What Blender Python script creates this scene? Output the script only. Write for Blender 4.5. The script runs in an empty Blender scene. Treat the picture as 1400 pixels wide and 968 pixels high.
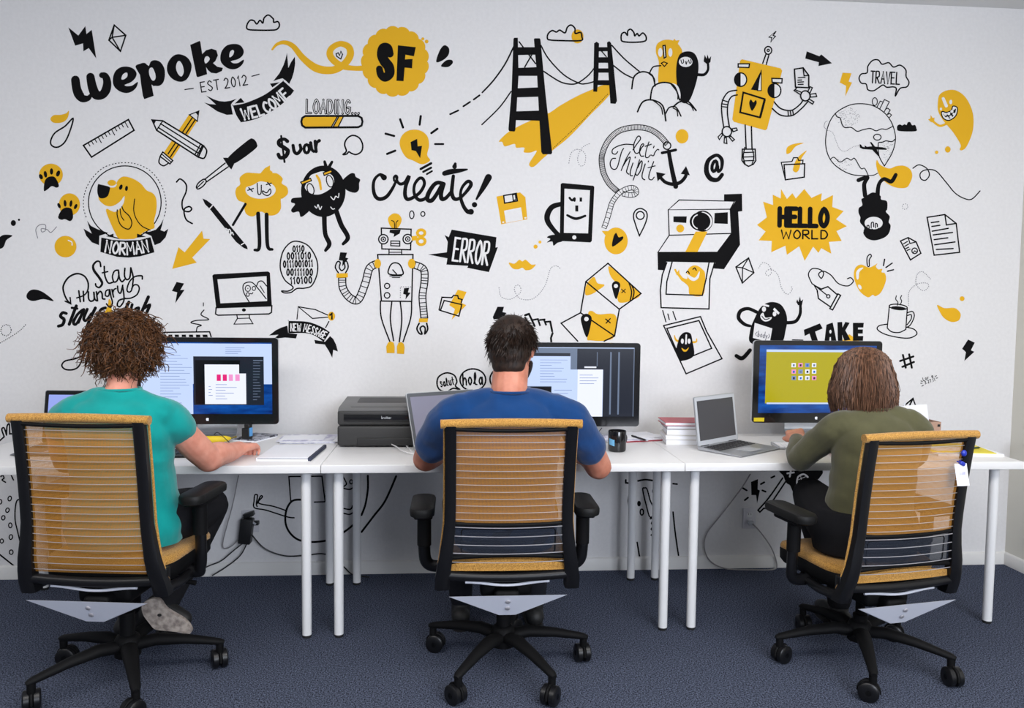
import bpy, bmesh, math, random
from mathutils import Vector, Matrix, Quaternion
from mathutils.geometry import tessellate_polygon
import numpy as np
random.seed(7)
SC = bpy.context.scene
COL = SC.collection
PI = math.pi

# ------------------------------------------------------------------ camera
FPX, CAMH, CAMD, CAMX, PITCH, YAW, ROLL = 1066.2, 1.3975, 3.9989, -0.2196, 0.0639, 0.0755, 0.0105
_cp, _sp, _cy, _sy = math.cos(PITCH), math.sin(PITCH), math.cos(YAW), math.sin(YAW)
FWD = Vector((_sy*_cp, _cy*_cp, -_sp))
_r0 = Vector((_cy, -_sy, 0)); _u0 = _r0.cross(FWD)
RIGHT = math.cos(ROLL)*_r0 + math.sin(ROLL)*_u0
UP = -math.sin(ROLL)*_r0 + math.cos(ROLL)*_u0
EYE = Vector((CAMX, -CAMD, CAMH))
cam = bpy.data.cameras.new('camera'); cam.sensor_width = 36; cam.lens = FPX/1400*36
camo = bpy.data.objects.new('camera', cam); COL.objects.link(camo)
camo.matrix_world = Matrix(((RIGHT.x, UP.x, -FWD.x, EYE.x), (RIGHT.y, UP.y, -FWD.y, EYE.y), (RIGHT.z, UP.z, -FWD.z, EYE.z), (0, 0, 0, 1)))
SC.camera = camo
def _ray(x, y):
    x, y = float(x), float(y); return FWD + (x-700)/FPX*RIGHT - (y-484)/FPX*UP
def onY(x, y, Y=0.0):
    d = _ray(x, y); return EYE + d*((Y-EYE.y)/d.y)
def onZ(x, y, Z=0.0):
    d = _ray(x, y); return EYE + d*((Z-EYE.z)/d.z)

# ------------------------------------------------------------------ light
w = bpy.data.worlds.new('world'); SC.world = w; w.use_nodes = True
w.node_tree.nodes['Background'].inputs[0].default_value = (0.80, 0.87, 1.0, 1)
w.node_tree.nodes['Background'].inputs[1].default_value = 0.22
SC.view_settings.view_transform = 'Standard'; SC.view_settings.look = 'None'
SC.view_settings.gamma = 1; SC.view_settings.use_curve_mapping = False
SC.view_settings.exposure = 0.30
def area(name, loc, target, sx, sy, power, col):
    l = bpy.data.lights.new(name, 'AREA'); l.shape = 'RECTANGLE'; l.size = sx; l.size_y = sy; l.energy = power; l.color = col
    o = bpy.data.objects.new(name, l); COL.objects.link(o); o.location = loc
    o.rotation_euler = (Vector(target)-Vector(loc)).to_track_quat('-Z', 'Y').to_euler()
    return o
# daylight from the windows behind the photographer and the bright ceiling over the desks
area('window_daylight', (2.1, -6.4, 2.1), (0.5, 0, 1.3), 2.8, 1.6, 200, (0.82, 0.88, 1.0))
area('ceiling_light', (-0.35, -2.75, 2.955), (-0.35, -2.45, 0), 6.2, 1.5, 182, (1.0, 0.975, 0.95))

# ------------------------------------------------------------------ materials
_M = {}
def mat(name, col, rough=0.5, metal=0.0, spec=0.5, emit=None, estr=1.0, coat=0.0, sheen=0.0, alpha=1.0, trans=0.0):
    if name in _M: return _M[name]
    m = bpy.data.materials.new(name); m.use_nodes = True; _M[name] = m
    b = m.node_tree.nodes['Principled BSDF']
    b.inputs['Base Color'].default_value = (*col, 1); b.inputs['Roughness'].default_value = rough
    b.inputs['Metallic'].default_value = metal; b.inputs['Specular IOR Level'].default_value = spec
    b.inputs['Coat Weight'].default_value = coat; b.inputs['Sheen Weight'].default_value = sheen
    b.inputs['Alpha'].default_value = alpha; b.inputs['Transmission Weight'].default_value = trans
    if emit: b.inputs['Emission Color'].default_value = (*emit, 1); b.inputs['Emission Strength'].default_value = estr
    return m
def s2l(r, g, b):
    return tuple(((c/255+0.055)/1.055)**2.4 if c > 10 else c/255/12.92 for c in (r, g, b))
def noise(m, scale, c0, c1, p0=0.3, p1=0.7, bump=0.0, detail=4, stretch=None, rough=None):
    """procedural colour variation (and bump) on the object's own coordinates"""
    nt = m.node_tree; n = nt.nodes; L = nt.links; b = n['Principled BSDF']
    tc = n.new('ShaderNodeTexCoord'); mp = n.new('ShaderNodeMapping'); L.new(tc.outputs['Object'], mp.inputs[0])
    if stretch: mp.inputs['Scale'].default_value = stretch
    t = n.new('ShaderNodeTexNoise'); t.inputs['Scale'].default_value = scale; t.inputs['Detail'].default_value = detail
    L.new(mp.outputs[0], t.inputs['Vector'])
    r = n.new('ShaderNodeValToRGB'); r.color_ramp.elements[0].position = p0; r.color_ramp.elements[1].position = p1
    r.color_ramp.elements[0].color = (*c0, 1); r.color_ramp.elements[1].color = (*c1, 1)
    L.new(t.outputs[0], r.inputs[0]); L.new(r.outputs[0], b.inputs['Base Color'])
    if bump:
        bp = n.new('ShaderNodeBump'); bp.inputs['Strength'].default_value = bump; bp.inputs['Distance'].default_value = 0.01
        L.new(t.outputs[0], bp.inputs['Height']); L.new(bp.outputs[0], b.inputs['Normal'])
    return m

# ------------------------------------------------------------------ mesh builder
class MB:
    def __init__(s): s.v = []; s.f = []
    def add(s, vs, fs):
        o = len(s.v); s.v += [Vector(p) for p in vs]; s.f += [tuple(i+o for i in f) for f in fs]; return s
    def box(s, c, d, M=None, bev=0.0):
        cx, cy, cz = c; hx, hy, hz = d[0]/2, d[1]/2, d[2]/2
        if bev <= 0:
            P = [Vector((x*hx, y*hy, z*hz)) for x in (-1, 1) for y in (-1, 1) for z in (-1, 1)]
            F = [(0, 1, 3, 2), (4, 6, 7, 5), (0, 4, 5, 1), (2, 3, 7, 6), (0, 2, 6, 4), (1, 5, 7, 3)]
        else:
            bm = bmesh.new(); bmesh.ops.create_cube(bm, size=1)
            for v in bm.verts: v.co = Vector((v.co.x*2*hx, v.co.y*2*hy, v.co.z*2*hz))
            bmesh.ops.bevel(bm, geom=bm.edges[:], offset=min(bev, .98*min(hx, hy, hz)), segments=3, profile=.5, affect='EDGES')
            bm.verts.index_update()
            P = [v.co.copy() for v in bm.verts]; F = [tuple(v.index for v in f.verts) for f in bm.faces]; bm.free()
        if M is not None: P = [M @ p for p in P]
        return s.add([p+Vector(c) for p in P], F)
    def tube(s, pts, r, n=10, sx=1.0, caps=True, up=None, closed=False):
        """sweep a circle (flattened by sx along the frame's first axis); r is a number or one radius per point"""
        pts = [Vector(p) for p in pts]; N = len(pts)
        rs = list(r) if isinstance(r, (list, tuple)) else [r]*N
        T = []
        for i in range(N):
            if closed: t = pts[(i+1) % N]-pts[i-1]
            else: t = pts[min(i+1, N-1)]-pts[max(i-1, 0)]
            T.append(t.normalized() if t.length > 1e-9 else Vector((0, 0, 1)))
        ref = Vector(up) if up else (Vector((0, 0, 1)) if abs(T[0].z) < .9 else Vector((1, 0, 0)))
        a = (ref-T[0]*ref.dot(T[0])).normalized(); V = []
        for i in range(N):
            a = a-T[i]*a.dot(T[i]); a = a.normalized() if a.length > 1e-9 else T[i].orthogonal().normalized()
            b = T[i].cross(a)
            for k in range(n):
                th = 2*PI*k/n; V.append(pts[i]+(a*math.cos(th)*sx+b*math.sin(th))*rs[i])
        F = []
        for i in range(N if closed else N-1):
            j = (i+1) % N
            for k in range(n):
                F.append((i*n+k, i*n+(k+1) % n, j*n+(k+1) % n, j*n+k))
        if caps and not closed:
            F.append(tuple(range(n-1, -1, -1))); F.append(tuple((N-1)*n+k for k in range(n)))
        return s.add(V, F)
    def cyl(s, p0, p1, r0, r1=None, n=20): return s.tube([p0, p1], [r0, r0 if r1 is None else r1], n)
    def lathe(s, prof, c=(0, 0, 0), n=28, M=None):
        V = []; F = []
        for r, z in prof:
            for k in range(n): V.append(Vector((r*math.cos(2*PI*k/n), r*math.sin(2*PI*k/n), z)))
        m = len(prof)
        for i in range(m-1):
            for k in range(n): F.append((i*n+k, i*n+(k+1) % n, (i+1)*n+(k+1) % n, (i+1)*n+k))
        if prof[0][0] > 1e-6: F.append(tuple(range(n-1, -1, -1)))
        if prof[-1][0] > 1e-6: F.append(tuple((m-1)*n+k for k in range(n)))
        if M is not None: V = [M @ v for v in V]
        return s.add([v+Vector(c) for v in V], F)
    def ell(s, c, r, n=16, M=None):
        pr = [(max(1e-7, math.sin(PI*i/n)), -math.cos(PI*i/n)) for i in range(n+1)]
        S = Matrix.Diagonal((r[0], r[1], r[2])); 
        return s.lathe(pr, c, n*2, (M @ S) if M is not None else S)
    def prism(s, poly, fn, t0, t1):
        """poly: 2D points; fn(u, v, t) -> 3D; closed solid between t0 and t1"""
        n = len(poly); V = [fn(u, v, t0) for u, v in poly]+[fn(u, v, t1) for u, v in poly]
        F = [(i, (i+1) % n, n+(i+1) % n, n+i) for i in range(n)]
        tri = tessellate_polygon([[Vector((u, v, 0)) for u, v in poly]])
        F += [tuple(t) for t in tri]+[tuple(n+i for i in reversed(t)) for t in tri]
        return s.add(V, F)
    def grid(s, fn, nu, nv):
        V = [fn(i/nu, j/nv) for i in range(nu+1) for j in range(nv+1)]
        F = [(i*(nv+1)+j, (i+1)*(nv+1)+j, (i+1)*(nv+1)+j+1, i*(nv+1)+j+1) for i in range(nu) for j in range(nv)]
        return s.add(V, F)
    def build(s, name, m, parent=None, smooth=40, world=False, mods=None):
        me = bpy.data.meshes.new(name)
        off = wloc(parent) if (world and parent) else Vector((0, 0, 0))
        me.from_pydata([tuple(v-off) for v in s.v], [], s.f)
        bm = bmesh.new(); bm.from_mesh(me); bmesh.ops.recalc_face_normals(bm, faces=bm.faces); bm.to_mesh(me); bm.free()
        me.materials.append(m)
        if smooth:
            me.shade_smooth(); me.set_sharp_from_angle(angle=math.radians(smooth))
        o = bpy.data.objects.new(name, me); COL.objects.link(o)
        if parent: o.parent = parent
        return o
def wloc(o):
    v = Vector((0, 0, 0))
    while o: v += o.location; o = o.parent
    return v
def tag(o, label, cat, group=None):
    o['label'] = label; o['category'] = cat
    if group: o['group'] = group
    return o
def thing(name, label, cat, loc=(0, 0, 0), rz=0.0, group=None):
    o = bpy.data.objects.new(name, None); COL.objects.link(o); o.empty_display_size = .05
    o.location = loc; o.rotation_euler = (0, 0, rz); return tag(o, label, cat, group)
def struct(o): o['kind'] = 'structure'; return o
def crom(P, closed=False, k=6):
    """Catmull-Rom through tuples of any dimension"""
    P = [np.array(p, float) for p in P]; n = len(P)
    if n < 3: return [tuple(p) for p in P]
    out = []
    for i in range(n if closed else n-1):
        if closed: p0, p1, p2, p3 = P[i-1], P[i], P[(i+1) % n], P[(i+2) % n]
        else: p0, p1, p2, p3 = P[max(i-1, 0)], P[i], P[i+1], P[min(i+2, n-1)]
        for j in range(k):
            t = j/k
            out.append(tuple(.5*((2*p1)+(p2-p0)*t+(2*p0-5*p1+4*p2-p3)*t*t+(3*p1-p0-3*p2+p3)*t**3)))
    if not closed: out.append(tuple(P[-1]))
    return out
# ------------------------------------------------------------------ room
PAINT = mat('wall_paint', s2l(226, 224, 223), .75, spec=.25)
noise(PAINT, 60, s2l(224, 222, 221), s2l(229, 227, 226), bump=.03)
WX0, WX1, ZC, YB = -3.6, 2.815, 2.975, -7.2
def plane(name, pts, m):
    o = MB().add(pts, [(0, 1, 2, 3)]).build(name, m, smooth=0); return struct(o)
WALL = struct(MB().box(((WX0+WX1)/2, .06, ZC/2), (WX1-WX0+.2, .12, ZC+.1)).build('wall_back', PAINT, smooth=0))
WALL.location = (0, 0, 0)
SIDE = mat('side_wall_paint', s2l(222, 219, 208), .75, spec=.25)
struct(MB().box((WX1+.06, YB/2, ZC/2), (.12, -YB, ZC+.1)).build('wall_right', SIDE, smooth=0))
CEIL = mat('ceiling_paint', s2l(228, 228, 228), .8, spec=.2)
struct(MB().box(((WX0+WX1)/2, YB/2, ZC+.05), (WX1-WX0, -YB, .1)).build('ceiling', CEIL, smooth=0))
CARP = mat('carpet', s2l(58, 62, 82), .97, spec=.05)
noise(CARP, 190, s2l(27, 30, 39), s2l(112, 120, 142), .36, .68, bump=1.0, detail=2)
struct(MB().box(((WX0+WX1)/2, YB/2, -.05), (WX1-WX0, -YB, .1)).build('floor', CARP, smooth=0))
TRIM = mat('trim_paint', s2l(226, 224, 220), .5)
m = MB(); m.prism([(0, 0), (-.014, 0), (-.014, .058), (-.008, .066), (0, .068)], lambda u, v, t: Vector((t, u, v)), WX0, WX1)
struct(m.build('baseboard_back', TRIM))
m = MB(); m.prism([(0, 0), (-.014, 0), (-.014, .058), (-.008, .066), (0, .068)], lambda u, v, t: Vector((WX1+u, t, v)), YB, -.014)
struct(m.build('baseboard_right', TRIM))
# window sill on the right wall
m = MB(); m.box((WX1-.035, -.92, .70), (.07, 1.36, .03), bev=.006); m.box((WX1-.012, -.92, .655), (.024, 1.3, .06), bev=.004)
struct(m.build('trim_sill', TRIM))
# ------------------------------------------------------------------ the mural: paint on wall_back, one child mesh per drawing
INK = mat('black_wall_paint', (.0035, .0033, .0038), .75, spec=.12)
YEL = mat('yellow_wall_paint', s2l(228, 174, 34), .65, spec=.15)
WHT = PAINT
GRY = mat('grey_pen_line', s2l(120, 118, 124), .6)
PMAT = {'k': INK, 'y': YEL, 'w': WHT, 'g': GRY}
FONT = {
 'A': ['s 0,0 .5,1 1,0', 's .2,.38 .8,.38'], 'B': ['s 0,0 0,1', 'S 0,1 .7,.98 .75,.6 0,.52', 'S 0,.52 .8,.5 .9,.1 0,0'],
 'D': ['s 0,0 0,1', 'S 0,1 .6,.95 .95,.5 .6,.06 0,0'], 'E': ['s .85,1 0,1 0,0 .9,0', 's 0,.52 .7,.52'], 'G': ['S .9,.85 .5,1 .08,.6 .15,.15 .55,0 .9,.2 .9,.45', 's .5,.45 .95,.45'],
 'C': ['S .9,.85 .55,1 .1,.7 .1,.3 .5,0 .95,.18'], 'H': ['s 0,0 0,1', 's .9,0 .9,1', 's 0,.5 .9,.5'], 'I': ['s .5,0 .5,1'], 'K': ['s 0,0 0,1', 's .9,1 .05,.45 .9,0'],
 'L': ['s 0,1 0,0 .85,0'], 'M': ['s 0,0 .1,1 .5,.35 .9,1 1,0'], 'N': ['s 0,0 0,1 .9,0 .9,1'], 'O': ['C .5,1 .05,.6 .1,.2 .5,0 .9,.25 .95,.65'],
 'R': ['s 0,0 0,1', 'S 0,1 .75,.98 .8,.58 .05,.48', 's .25,.48 .95,0'], 'S': ['S .88,.85 .5,1 .1,.78 .5,.52 .9,.25 .5,0 .08,.15'], 'T': ['s 0,1 1,1', 's .5,1 .5,0'],
 'V': ['s 0,1 .5,0 1,1'], 'W': ['s 0,1 .22,0 .5,.75 .78,0 1,1'], '0': ['C .5,1 .12,.6 .18,.2 .5,0 .82,.25 .88,.65'], '1': ['s .2,.8 .55,1 .55,0'], '2': ['S .05,.8 .45,1 .85,.75 .5,.3 0,0', 's 0,0 .95,0'],
 '3': ['S .1,.9 .6,1 .8,.75 .4,.52 .85,.3 .6,0 .05,.1'], '7': ['s 0,1 .9,1 .3,0'], '.': ['s .3,0 .4,.05'], ' ': [], '<': ['s .8,.9 .1,.5 .8,.1'], '>': ['s .2,.9 .9,.5 .2,.1'],
 'b': ['s .1,1.2 .1,0', 'C .5,.6 .15,.3 .5,0 .85,.3'], 'o': ['C .5,.65 .1,.35 .5,0 .9,.35'], 'd': ['s .9,1.2 .9,0', 'C .5,.6 .1,.3 .5,0 .88,.3'], 'y': ['s .1,.6 .5,.1', 's .9,.6 .3,-.5'],
 'h': ['s .1,1 .1,0', 'S .1,.3 .5,.6 .85,.45 .9,0'], 'l': ['S .1,.1 .6,.6 .5,1 .3,.7 .4,.1 .8,0'], 'a': ['C .5,.6 .1,.3 .4,0 .8,.3', 's .85,.6 .9,0'], 's': ['S .85,.6 .3,.7 .3,.45 .8,.25 .5,0 .1,.1'],
 'u': ['S .1,.6 .1,.1 .5,0 .85,.2', 's .85,.6 .9,0'], 't': ['S .5,1 .4,.2 .7,0', 's .1,.65 .9,.65'], 'r': ['s .2,0 .2,.65', 'S .2,.4 .5,.65 .9,.55'], 'e': ['S .15,.35 .85,.4 .5,.7 .12,.35 .5,0 .9,.15'], '!': ['s .5,1 .5,.3', 's .5,.05 .5,0'],
}
class Paint:
    """collects fills and brush strokes given in a frame of photo pixels and lays them on the wall plane"""
    def __init__(s, ox, oy, k): s.ox, s.oy, s.k = ox, oy, k; s.g = {}; s.n = 0
    def P(s, p, lay):
        q = onY(s.ox+p[0]*s.k, s.oy+p[1]*s.k, 0.0); return Vector((q.x, -.0006-lay*.00003, q.z))
    def mb(s, c): return s.g.setdefault(c, MB())
    def fill(s, c, pts):
        s.n += 1; V = [s.P(p, s.n) for p in pts]
        tri = tessellate_polygon([[Vector((p[0], -p[1], 0)) for p in pts]])
        s.mb(c).add(V, [tuple(t) for t in tri])
    def disc(s, c, x, y, r):
        V = [(x+r*math.cos(2*PI*i/14), y+r*math.sin(2*PI*i/14)) for i in range(14)]
        s.mb(c).add([s.P(p, s.n) for p in V], [tuple(range(14))])
    def stroke(s, c, pts, wd, closed=False, caps=True):
        """pts (x,y[,w]); one ribbon with round ends"""
        s.n += 1
        P = [np.array(p[:2], float) for p in pts]; W = [(p[2] if len(p) > 2 else wd)/2 for p in pts]; n = len(P); V = []
        for i in range(n):
            a = P[i-1] if (i > 0 or closed) else None; b = P[(i+1) % n] if (i < n-1 or closed) else None
            d1 = (P[i]-a) if a is not None else (b-P[i]); d2 = (b-P[i]) if b is not None else d1
            d1 = d1/(np.linalg.norm(d1)+1e-9); d2 = d2/(np.linalg.norm(d2)+1e-9)
            t = d1+d2; L = np.linalg.norm(t)
            if L < .3: t = d1; f = 1
            else: t = t/L; f = min(1.6, 1/max(.5, float(np.dot(t, d1))))
            nn = np.array((-t[1], t[0]))*W[i]*f; V += [(P[i]+nn, .9*i/n), (P[i]-nn, .9*i/n)]
        F = [(2*i, 2*i+1, (2*i+3) % (2*n), (2*i+2) % (2*n)) for i in range(n if closed else n-1)]
        s.mb(c).add([s.P(p, s.n+e) for p, e in V], F)
        if caps and not closed:
            s.n += 1
            for i in (0, n-1):
                if W[i]*s.k > .45: s.disc(c, P[i][0], P[i][1], W[i])
    def dash(s, c, pts, wd, on, off):
        acc = 0.; cur = [pts[0]]; draw = True; lim = on; fine = []
        for a, b in zip(pts[:-1], pts[1:]):
            L = math.hypot(b[0]-a[0], b[1]-a[1]); m = max(1, int(L/max(1.5, on/3)))
            for j in range(m): fine.append((a[0]+(b[0]-a[0])*j/m, a[1]+(b[1]-a[1])*j/m))
        fine.append(pts[-1])
        for a, b in zip(fine[:-1], fine[1:]):
            acc += math.hypot(b[0]-a[0], b[1]-a[1])
            if draw: cur.append(b)
            if acc >= lim:
                if draw and len(cur) > 1: s.stroke(c, cur, wd, caps=False); s.n -= 1
                draw = not draw; acc = 0; lim = on if draw else off; cur = [b]
        s.n += 1
    def text(s, c, txt, base, h, wd, fill=.74):
        base = crom(base, k=12) if len(base) > 2 else base
        B = [np.array(p, float) for p in base]; D = [0.]
        for a, b in zip(B[:-1], B[1:]): D.append(D[-1]+np.linalg.norm(b-a))
        wch = {'.': .45, ' ': .5, 'I': .5, '1': .7, 'M': 1.3, 'W': 1.4}
        tot = sum(wch.get(ch, 1.) for ch in txt); u = D[-1]/tot; pos = 0.
        def at(t):
            t = min(max(t, 0), D[-1]); i = max(j for j in range(len(D)) if D[j] <= t+1e-9); i = min(i, len(B)-2)
            d = (B[i+1]-B[i])/(np.linalg.norm(B[i+1]-B[i])+1e-9); return B[i]+d*(t-D[i]), d
        for ch in txt:
            cw = wch.get(ch, 1.)*u; p0, d = at(pos+cw/2); nrm = np.array((d[1], -d[0])); g = cw*fill
            for op in FONT.get(ch, []):
                kind, rest = op.split(' ', 1)
                pts = [tuple(map(float, q.split(','))) for q in rest.split()]
                if kind in 'SC': pts = crom(pts, kind == 'C', 5)
                W = [tuple(p0+d*(x-.5)*g+nrm*y*h) for x, y in pts]
                s.stroke(c, W, wd, kind == 'C')
                if kind == 's':
                    for q in W[1:-1]: s.disc(c, q[0], q[1], wd/2)
            pos += cw
    def run(s, src):
        for line in src.replace(';', '\n').split('\n'):
            t = line.split()
            if not t: continue
            op, a = t[0], t[1:]
            if op in 'scSCeE' and float(a[1]) <= 10 and a[0] == 'k': a[1] = str(float(a[1])*1.2)
            pt = lambda q: [tuple(map(float, x.split(','))) for x in q]
            if op == 'f': s.fill(a[0], pt(a[1:]))
            elif op == 'F': s.fill(a[0], crom(pt(a[1:]), True, 6))
            elif op in 'sc':
                p = pt(a[2:]); s.stroke(a[0], p, float(a[1]), op == 'c')
                for q in (p if op == 'c' else p[1:-1]): s.disc(a[0], q[0], q[1], float(a[1])/2)
            elif op in 'SC': s.stroke(a[0], crom(pt(a[2:]), op == 'C', 7), float(a[1]), op == 'C')
            elif op == 'V': s.stroke(a[0], crom(pt(a[1:]), False, 8), 1)
            elif op in 'oeE':
                j = 1 if op == 'o' else 2; (cx, cy), r = pt(a[j:j+1])[0], pt(a[j+1:j+2])[0]
                rx, ry = (r[0], r[-1]); ro = math.radians(float(a[j+2])) if len(a) > j+2 and op != 'E' else 0.
                A0, A1 = (math.radians(float(a[j+2])), math.radians(float(a[j+3]))) if op == 'E' else (0, 2*PI)
                N = max(12, min(72, int(rx*s.k*3))); q = []
                for i in range(N+(op == 'E')):
                    th = A0+(A1-A0)*i/N; x, y = rx*math.cos(th), ry*math.sin(th)
                    q.append((cx+x*math.cos(ro)-y*math.sin(ro), cy+x*math.sin(ro)+y*math.cos(ro)))
                if op == 'o': s.fill(a[0], q)
                else: s.stroke(a[0], q, float(a[1]), op == 'e')
            elif op == 'B':
                (cx, cy), (rx, ry), n, am = pt(a[1:2])[0], pt(a[2:3])[0], int(a[3]), float(a[4]); q = []
                for i in range(n*8):
                    th = 2*PI*i/(n*8); e = 1-am+am*abs(math.sin(th*n/2))**.7; q.append((cx+rx*e*math.cos(th), cy+ry*e*math.sin(th)))
                s.fill(a[0], q)
            elif op in 'dD':
                p = pt(a[4:]); s.dash(a[0], crom(p, False, 8) if op == 'D' else p, float(a[1]), float(a[2]), float(a[3]))
            elif op == 't': s.text(a[0], a[3].replace('_', ' '), pt(a[4:]), float(a[2]), float(a[1]))
            elif op == 'R':   # ribbed hose: width, hose width, ribs
                p = crom(pt(a[4:]), False, 10); wd, hw, nr = float(a[1]), float(a[2]), int(a[3]); Lf, Rt = [], []
                for i in range(len(p)):
                    x0, x1 = p[max(i-1, 0)], p[min(i+1, len(p)-1)]; dx, dy = x1[0]-x0[0], x1[1]-x0[1]; L = math.hypot(dx, dy)+1e-9
                    Lf.append((p[i][0]-dy/L*hw/2, p[i][1]+dx/L*hw/2)); Rt.append((p[i][0]+dy/L*hw/2, p[i][1]-dx/L*hw/2))
                s.stroke(a[0], Lf, wd); s.stroke(a[0], Rt, wd)
                for i in range(nr+1):
                    j = round(i*(len(p)-1)/nr); s.stroke(a[0], [Lf[j], Rt[j]], wd*.7, caps=False); s.n -= 1
                s.n += 1
            elif op == 'r':   # ruler ticks along a line, n, short, long
                (x0, y0), (x1, y1) = pt(a[2:4]); n = int(a[4]); dx, dy = x1-x0, y1-y0; L = math.hypot(dx, dy)
                for i in range(1, n):
                    l = float(a[6]) if i % 4 == 0 else float(a[5]); x, y = x0+dx*i/n, y0+dy*i/n
                    s.stroke(a[0], [(x, y), (x-dy/L*l, y+dx/L*l)], float(a[1]), caps=False)
            elif op == 'p':   # stipple
                (x0, y0), (x1, y1) = pt(a[2:4])[0], pt(a[2:4])[1]; rnd = random.Random(3); s.n += 1
                for i in range(int(a[1])):
                    x, y = rnd.uniform(-1, 1), rnd.uniform(-1, 1)
                    if x*x+y*y < 1: s.disc(a[0], x0+x*x1, y0+y*y1, 3.2)
ZF = .25824; ZG = .128571
FR = {'A1': (0, 0), 'A2': (340, 0), 'A3': (600, 0), 'A4': (840, 0), 'A5': (1060, 0), 'A6': (0, 190), 'A7': (300, 190), 'A8': (600, 190),
      'B1': (800, 190), 'B2': (1060, 190), 'B3': (0, 340), 'B4': (240, 360), 'B5': (560, 360), 'B6': (860, 360), 'B7': (1060, 360), 'B8': (0, 540),
      'C1': (240, 540), 'C3': (800, 540), 'G1': (90, 45), 'G2': (220, 45), 'G3': (60, 345), 'G4': (500, 215), 'G5': (810, 160), 'G6': (100, 215), 'G7': (1110, 130), 'G8': (370, 170)}
NAMES = {'k': 'black', 'y': 'yellow', 'w': 'white', 'g': 'grey'}
def D(name, label, *src):
    """one drawing = one mesh with its paint colours as material slots"""
    tot = MB(); mats = []; idx = []; base = 0
    for fr, code in zip(src[0::2], src[1::2]):
        ox, oy = FR[fr]; p = Paint(ox, oy, ZG if fr[0] == 'G' else (.25836 if fr in ('A5', 'B2', 'B7') else ZF)); p.n = base; p.run(code); base = p.n
        for c, mb in p.g.items():
            if c not in mats: mats.append(c)
            tot.add(mb.v, mb.f); idx += [mats.index(c)]*len(mb.f)
    me = bpy.data.meshes.new(name); me.from_pydata([tuple(v) for v in tot.v], [], tot.f)
    for c in mats: me.materials.append(PMAT[c])
    me.polygons.foreach_set('material_index', idx)
    bm = bmesh.new(); bm.from_mesh(me)
    bm.normal_update()
    for f in bm.faces:
        if f.normal.y > 0: f.normal_flip()
    bm.to_mesh(me); bm.free()
    o = bpy.data.objects.new(name, me); COL.objects.link(o); o.parent = WALL; o['label'] = label
    return o
D('lightning_drawing', 'black jagged lightning bolt painted at the upper left above the big lettering', 'A1', 'f k 362,145 415,188 452,138 458,180 486,158 510,310 470,255 442,272 440,230 398,242')
D('kite_drawing', 'outlined kite painted next to the upper left lightning bolt', 'A1', 'c k 7 605,133 666,187 638,272 577,213;s k 6 577,213 594,198 666,187;s k 6 605,133 594,198 638,272')
D('cloud_drawing', 'outlined cloud painted above the right end of the big lettering', 'A2', 'C k 7 -5,155 -8,130 8,108 28,110 43,127 60,108 75,122 82,95 105,80 130,100 133,118 155,115 163,135 150,155 120,160 50,160')
D('lettering', 'large bold black script lettering on a rising baseline at the upper left', 'G1', '''V k 102,500,92 115,590,95 140,655,100 180,697,84 235,695,60 262,668,40
V k 262,468,88 283,575,98 320,655,100 385,660,88 428,605,96 440,525,86 420,462,74 385,450,62
F k 500,500 520,420 570,372 640,358 710,375 750,420 745,470 700,520 645,545 625,555 650,567 705,560 765,522 750,580 700,625 640,640 570,620 515,570
F w 592,490 605,445 640,422 657,435 650,470 615,495
F k 745,372 800,325 845,322 880,352 905,305 950,290 1005,310 1045,370 1055,440 1040,520 1000,560 950,563 912,548
f k 745,372 800,325 845,322 880,352 930,560 912,548 935,670 835,705 820,670 800,540 790,450
F w 885,400 900,372 925,375 950,430 955,480 938,507 915,500 890,450
F k 1075,380 1095,300 1150,240 1215,228 1290,260 1335,330 1330,410 1290,490 1230,520 1160,505 1100,455
F w 1172,370 1185,315 1210,300 1240,340 1255,410 1240,455 1220,462 1190,430''', 'G2', '''f k 312,128 412,85 420,95 440,225 480,185 540,168 590,185 607,240 580,300 555,322 600,360 660,372 650,405 590,432 535,425 500,395 480,362 492,440 392,472 380,460
F w 462,290 475,255 500,250 520,275 505,305 475,325
F k 632,260 650,190 700,135 770,118 840,130 880,185 870,240 820,280 755,298 745,305 770,322 820,320 880,285 870,330 820,375 760,388 700,370 645,320
F w 728,255 735,205 760,182 778,195 770,230 745,255''')
D('lettering', 'thin black lettering EST 2012 between two dashes', 'G2', 't k 12 105 EST_2012 425,632 935,548;s k 9 255,603 345,590;s k 9 968,462 1045,440')
D('banner_drawing', 'black curved ribbon reading WELCOME in white', 'G2', '''F k 765,768 765,772 900,745 1080,670 1200,590 1298,512 1302,512 1410,608 1410,622 1330,720 1200,820 1050,900 940,935 852,950 848,946 800,870
f k 480,665 560,705 620,725 680,730 740,722 805,700 760,740 745,765 765,868 700,872 600,835 520,780 460,740 520,757 585,762
f k 785,752 850,690 890,740
f k 1341,212 1325,280 1304,343 1260,430 1194,513 1240,497 1294,483 1330,510 1365,543 1395,480 1415,413 1428,330 1425,252 1385,310 1355,373
f k 1160,540 1265,525 1185,580
t w 22 118 WELCOME 862,930 1150,845 1385,668''')
D('badge_drawing', 'yellow scalloped badge with thick black letters SF and a looping yellow tail', 'A2', '''V y 125,262,10 150,235,16 190,225,22 235,245,28 290,310,34 360,362,42 440,372,40 500,345,38 537,295,38 530,250,35 485,232,30 440,255,32 430,290,36 455,325,36 500,352,32 560,362,26 620,360,30
B y 775,325 181,188 17 .06;o y 922,206 8;o y 942,220 10
s k 5 488,313 466,298 463,285 474,280 481,294 488,272 497,288 488,313
V k 748,285,40 735,255,48 712,255,50 705,290,52 720,325,54 742,355,54 745,390,52 722,410,46 700,395,40 692,365,36
f k 790,240 885,250 875,298 830,290 828,315 868,312 865,362 826,358 820,430 782,428''')
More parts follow.
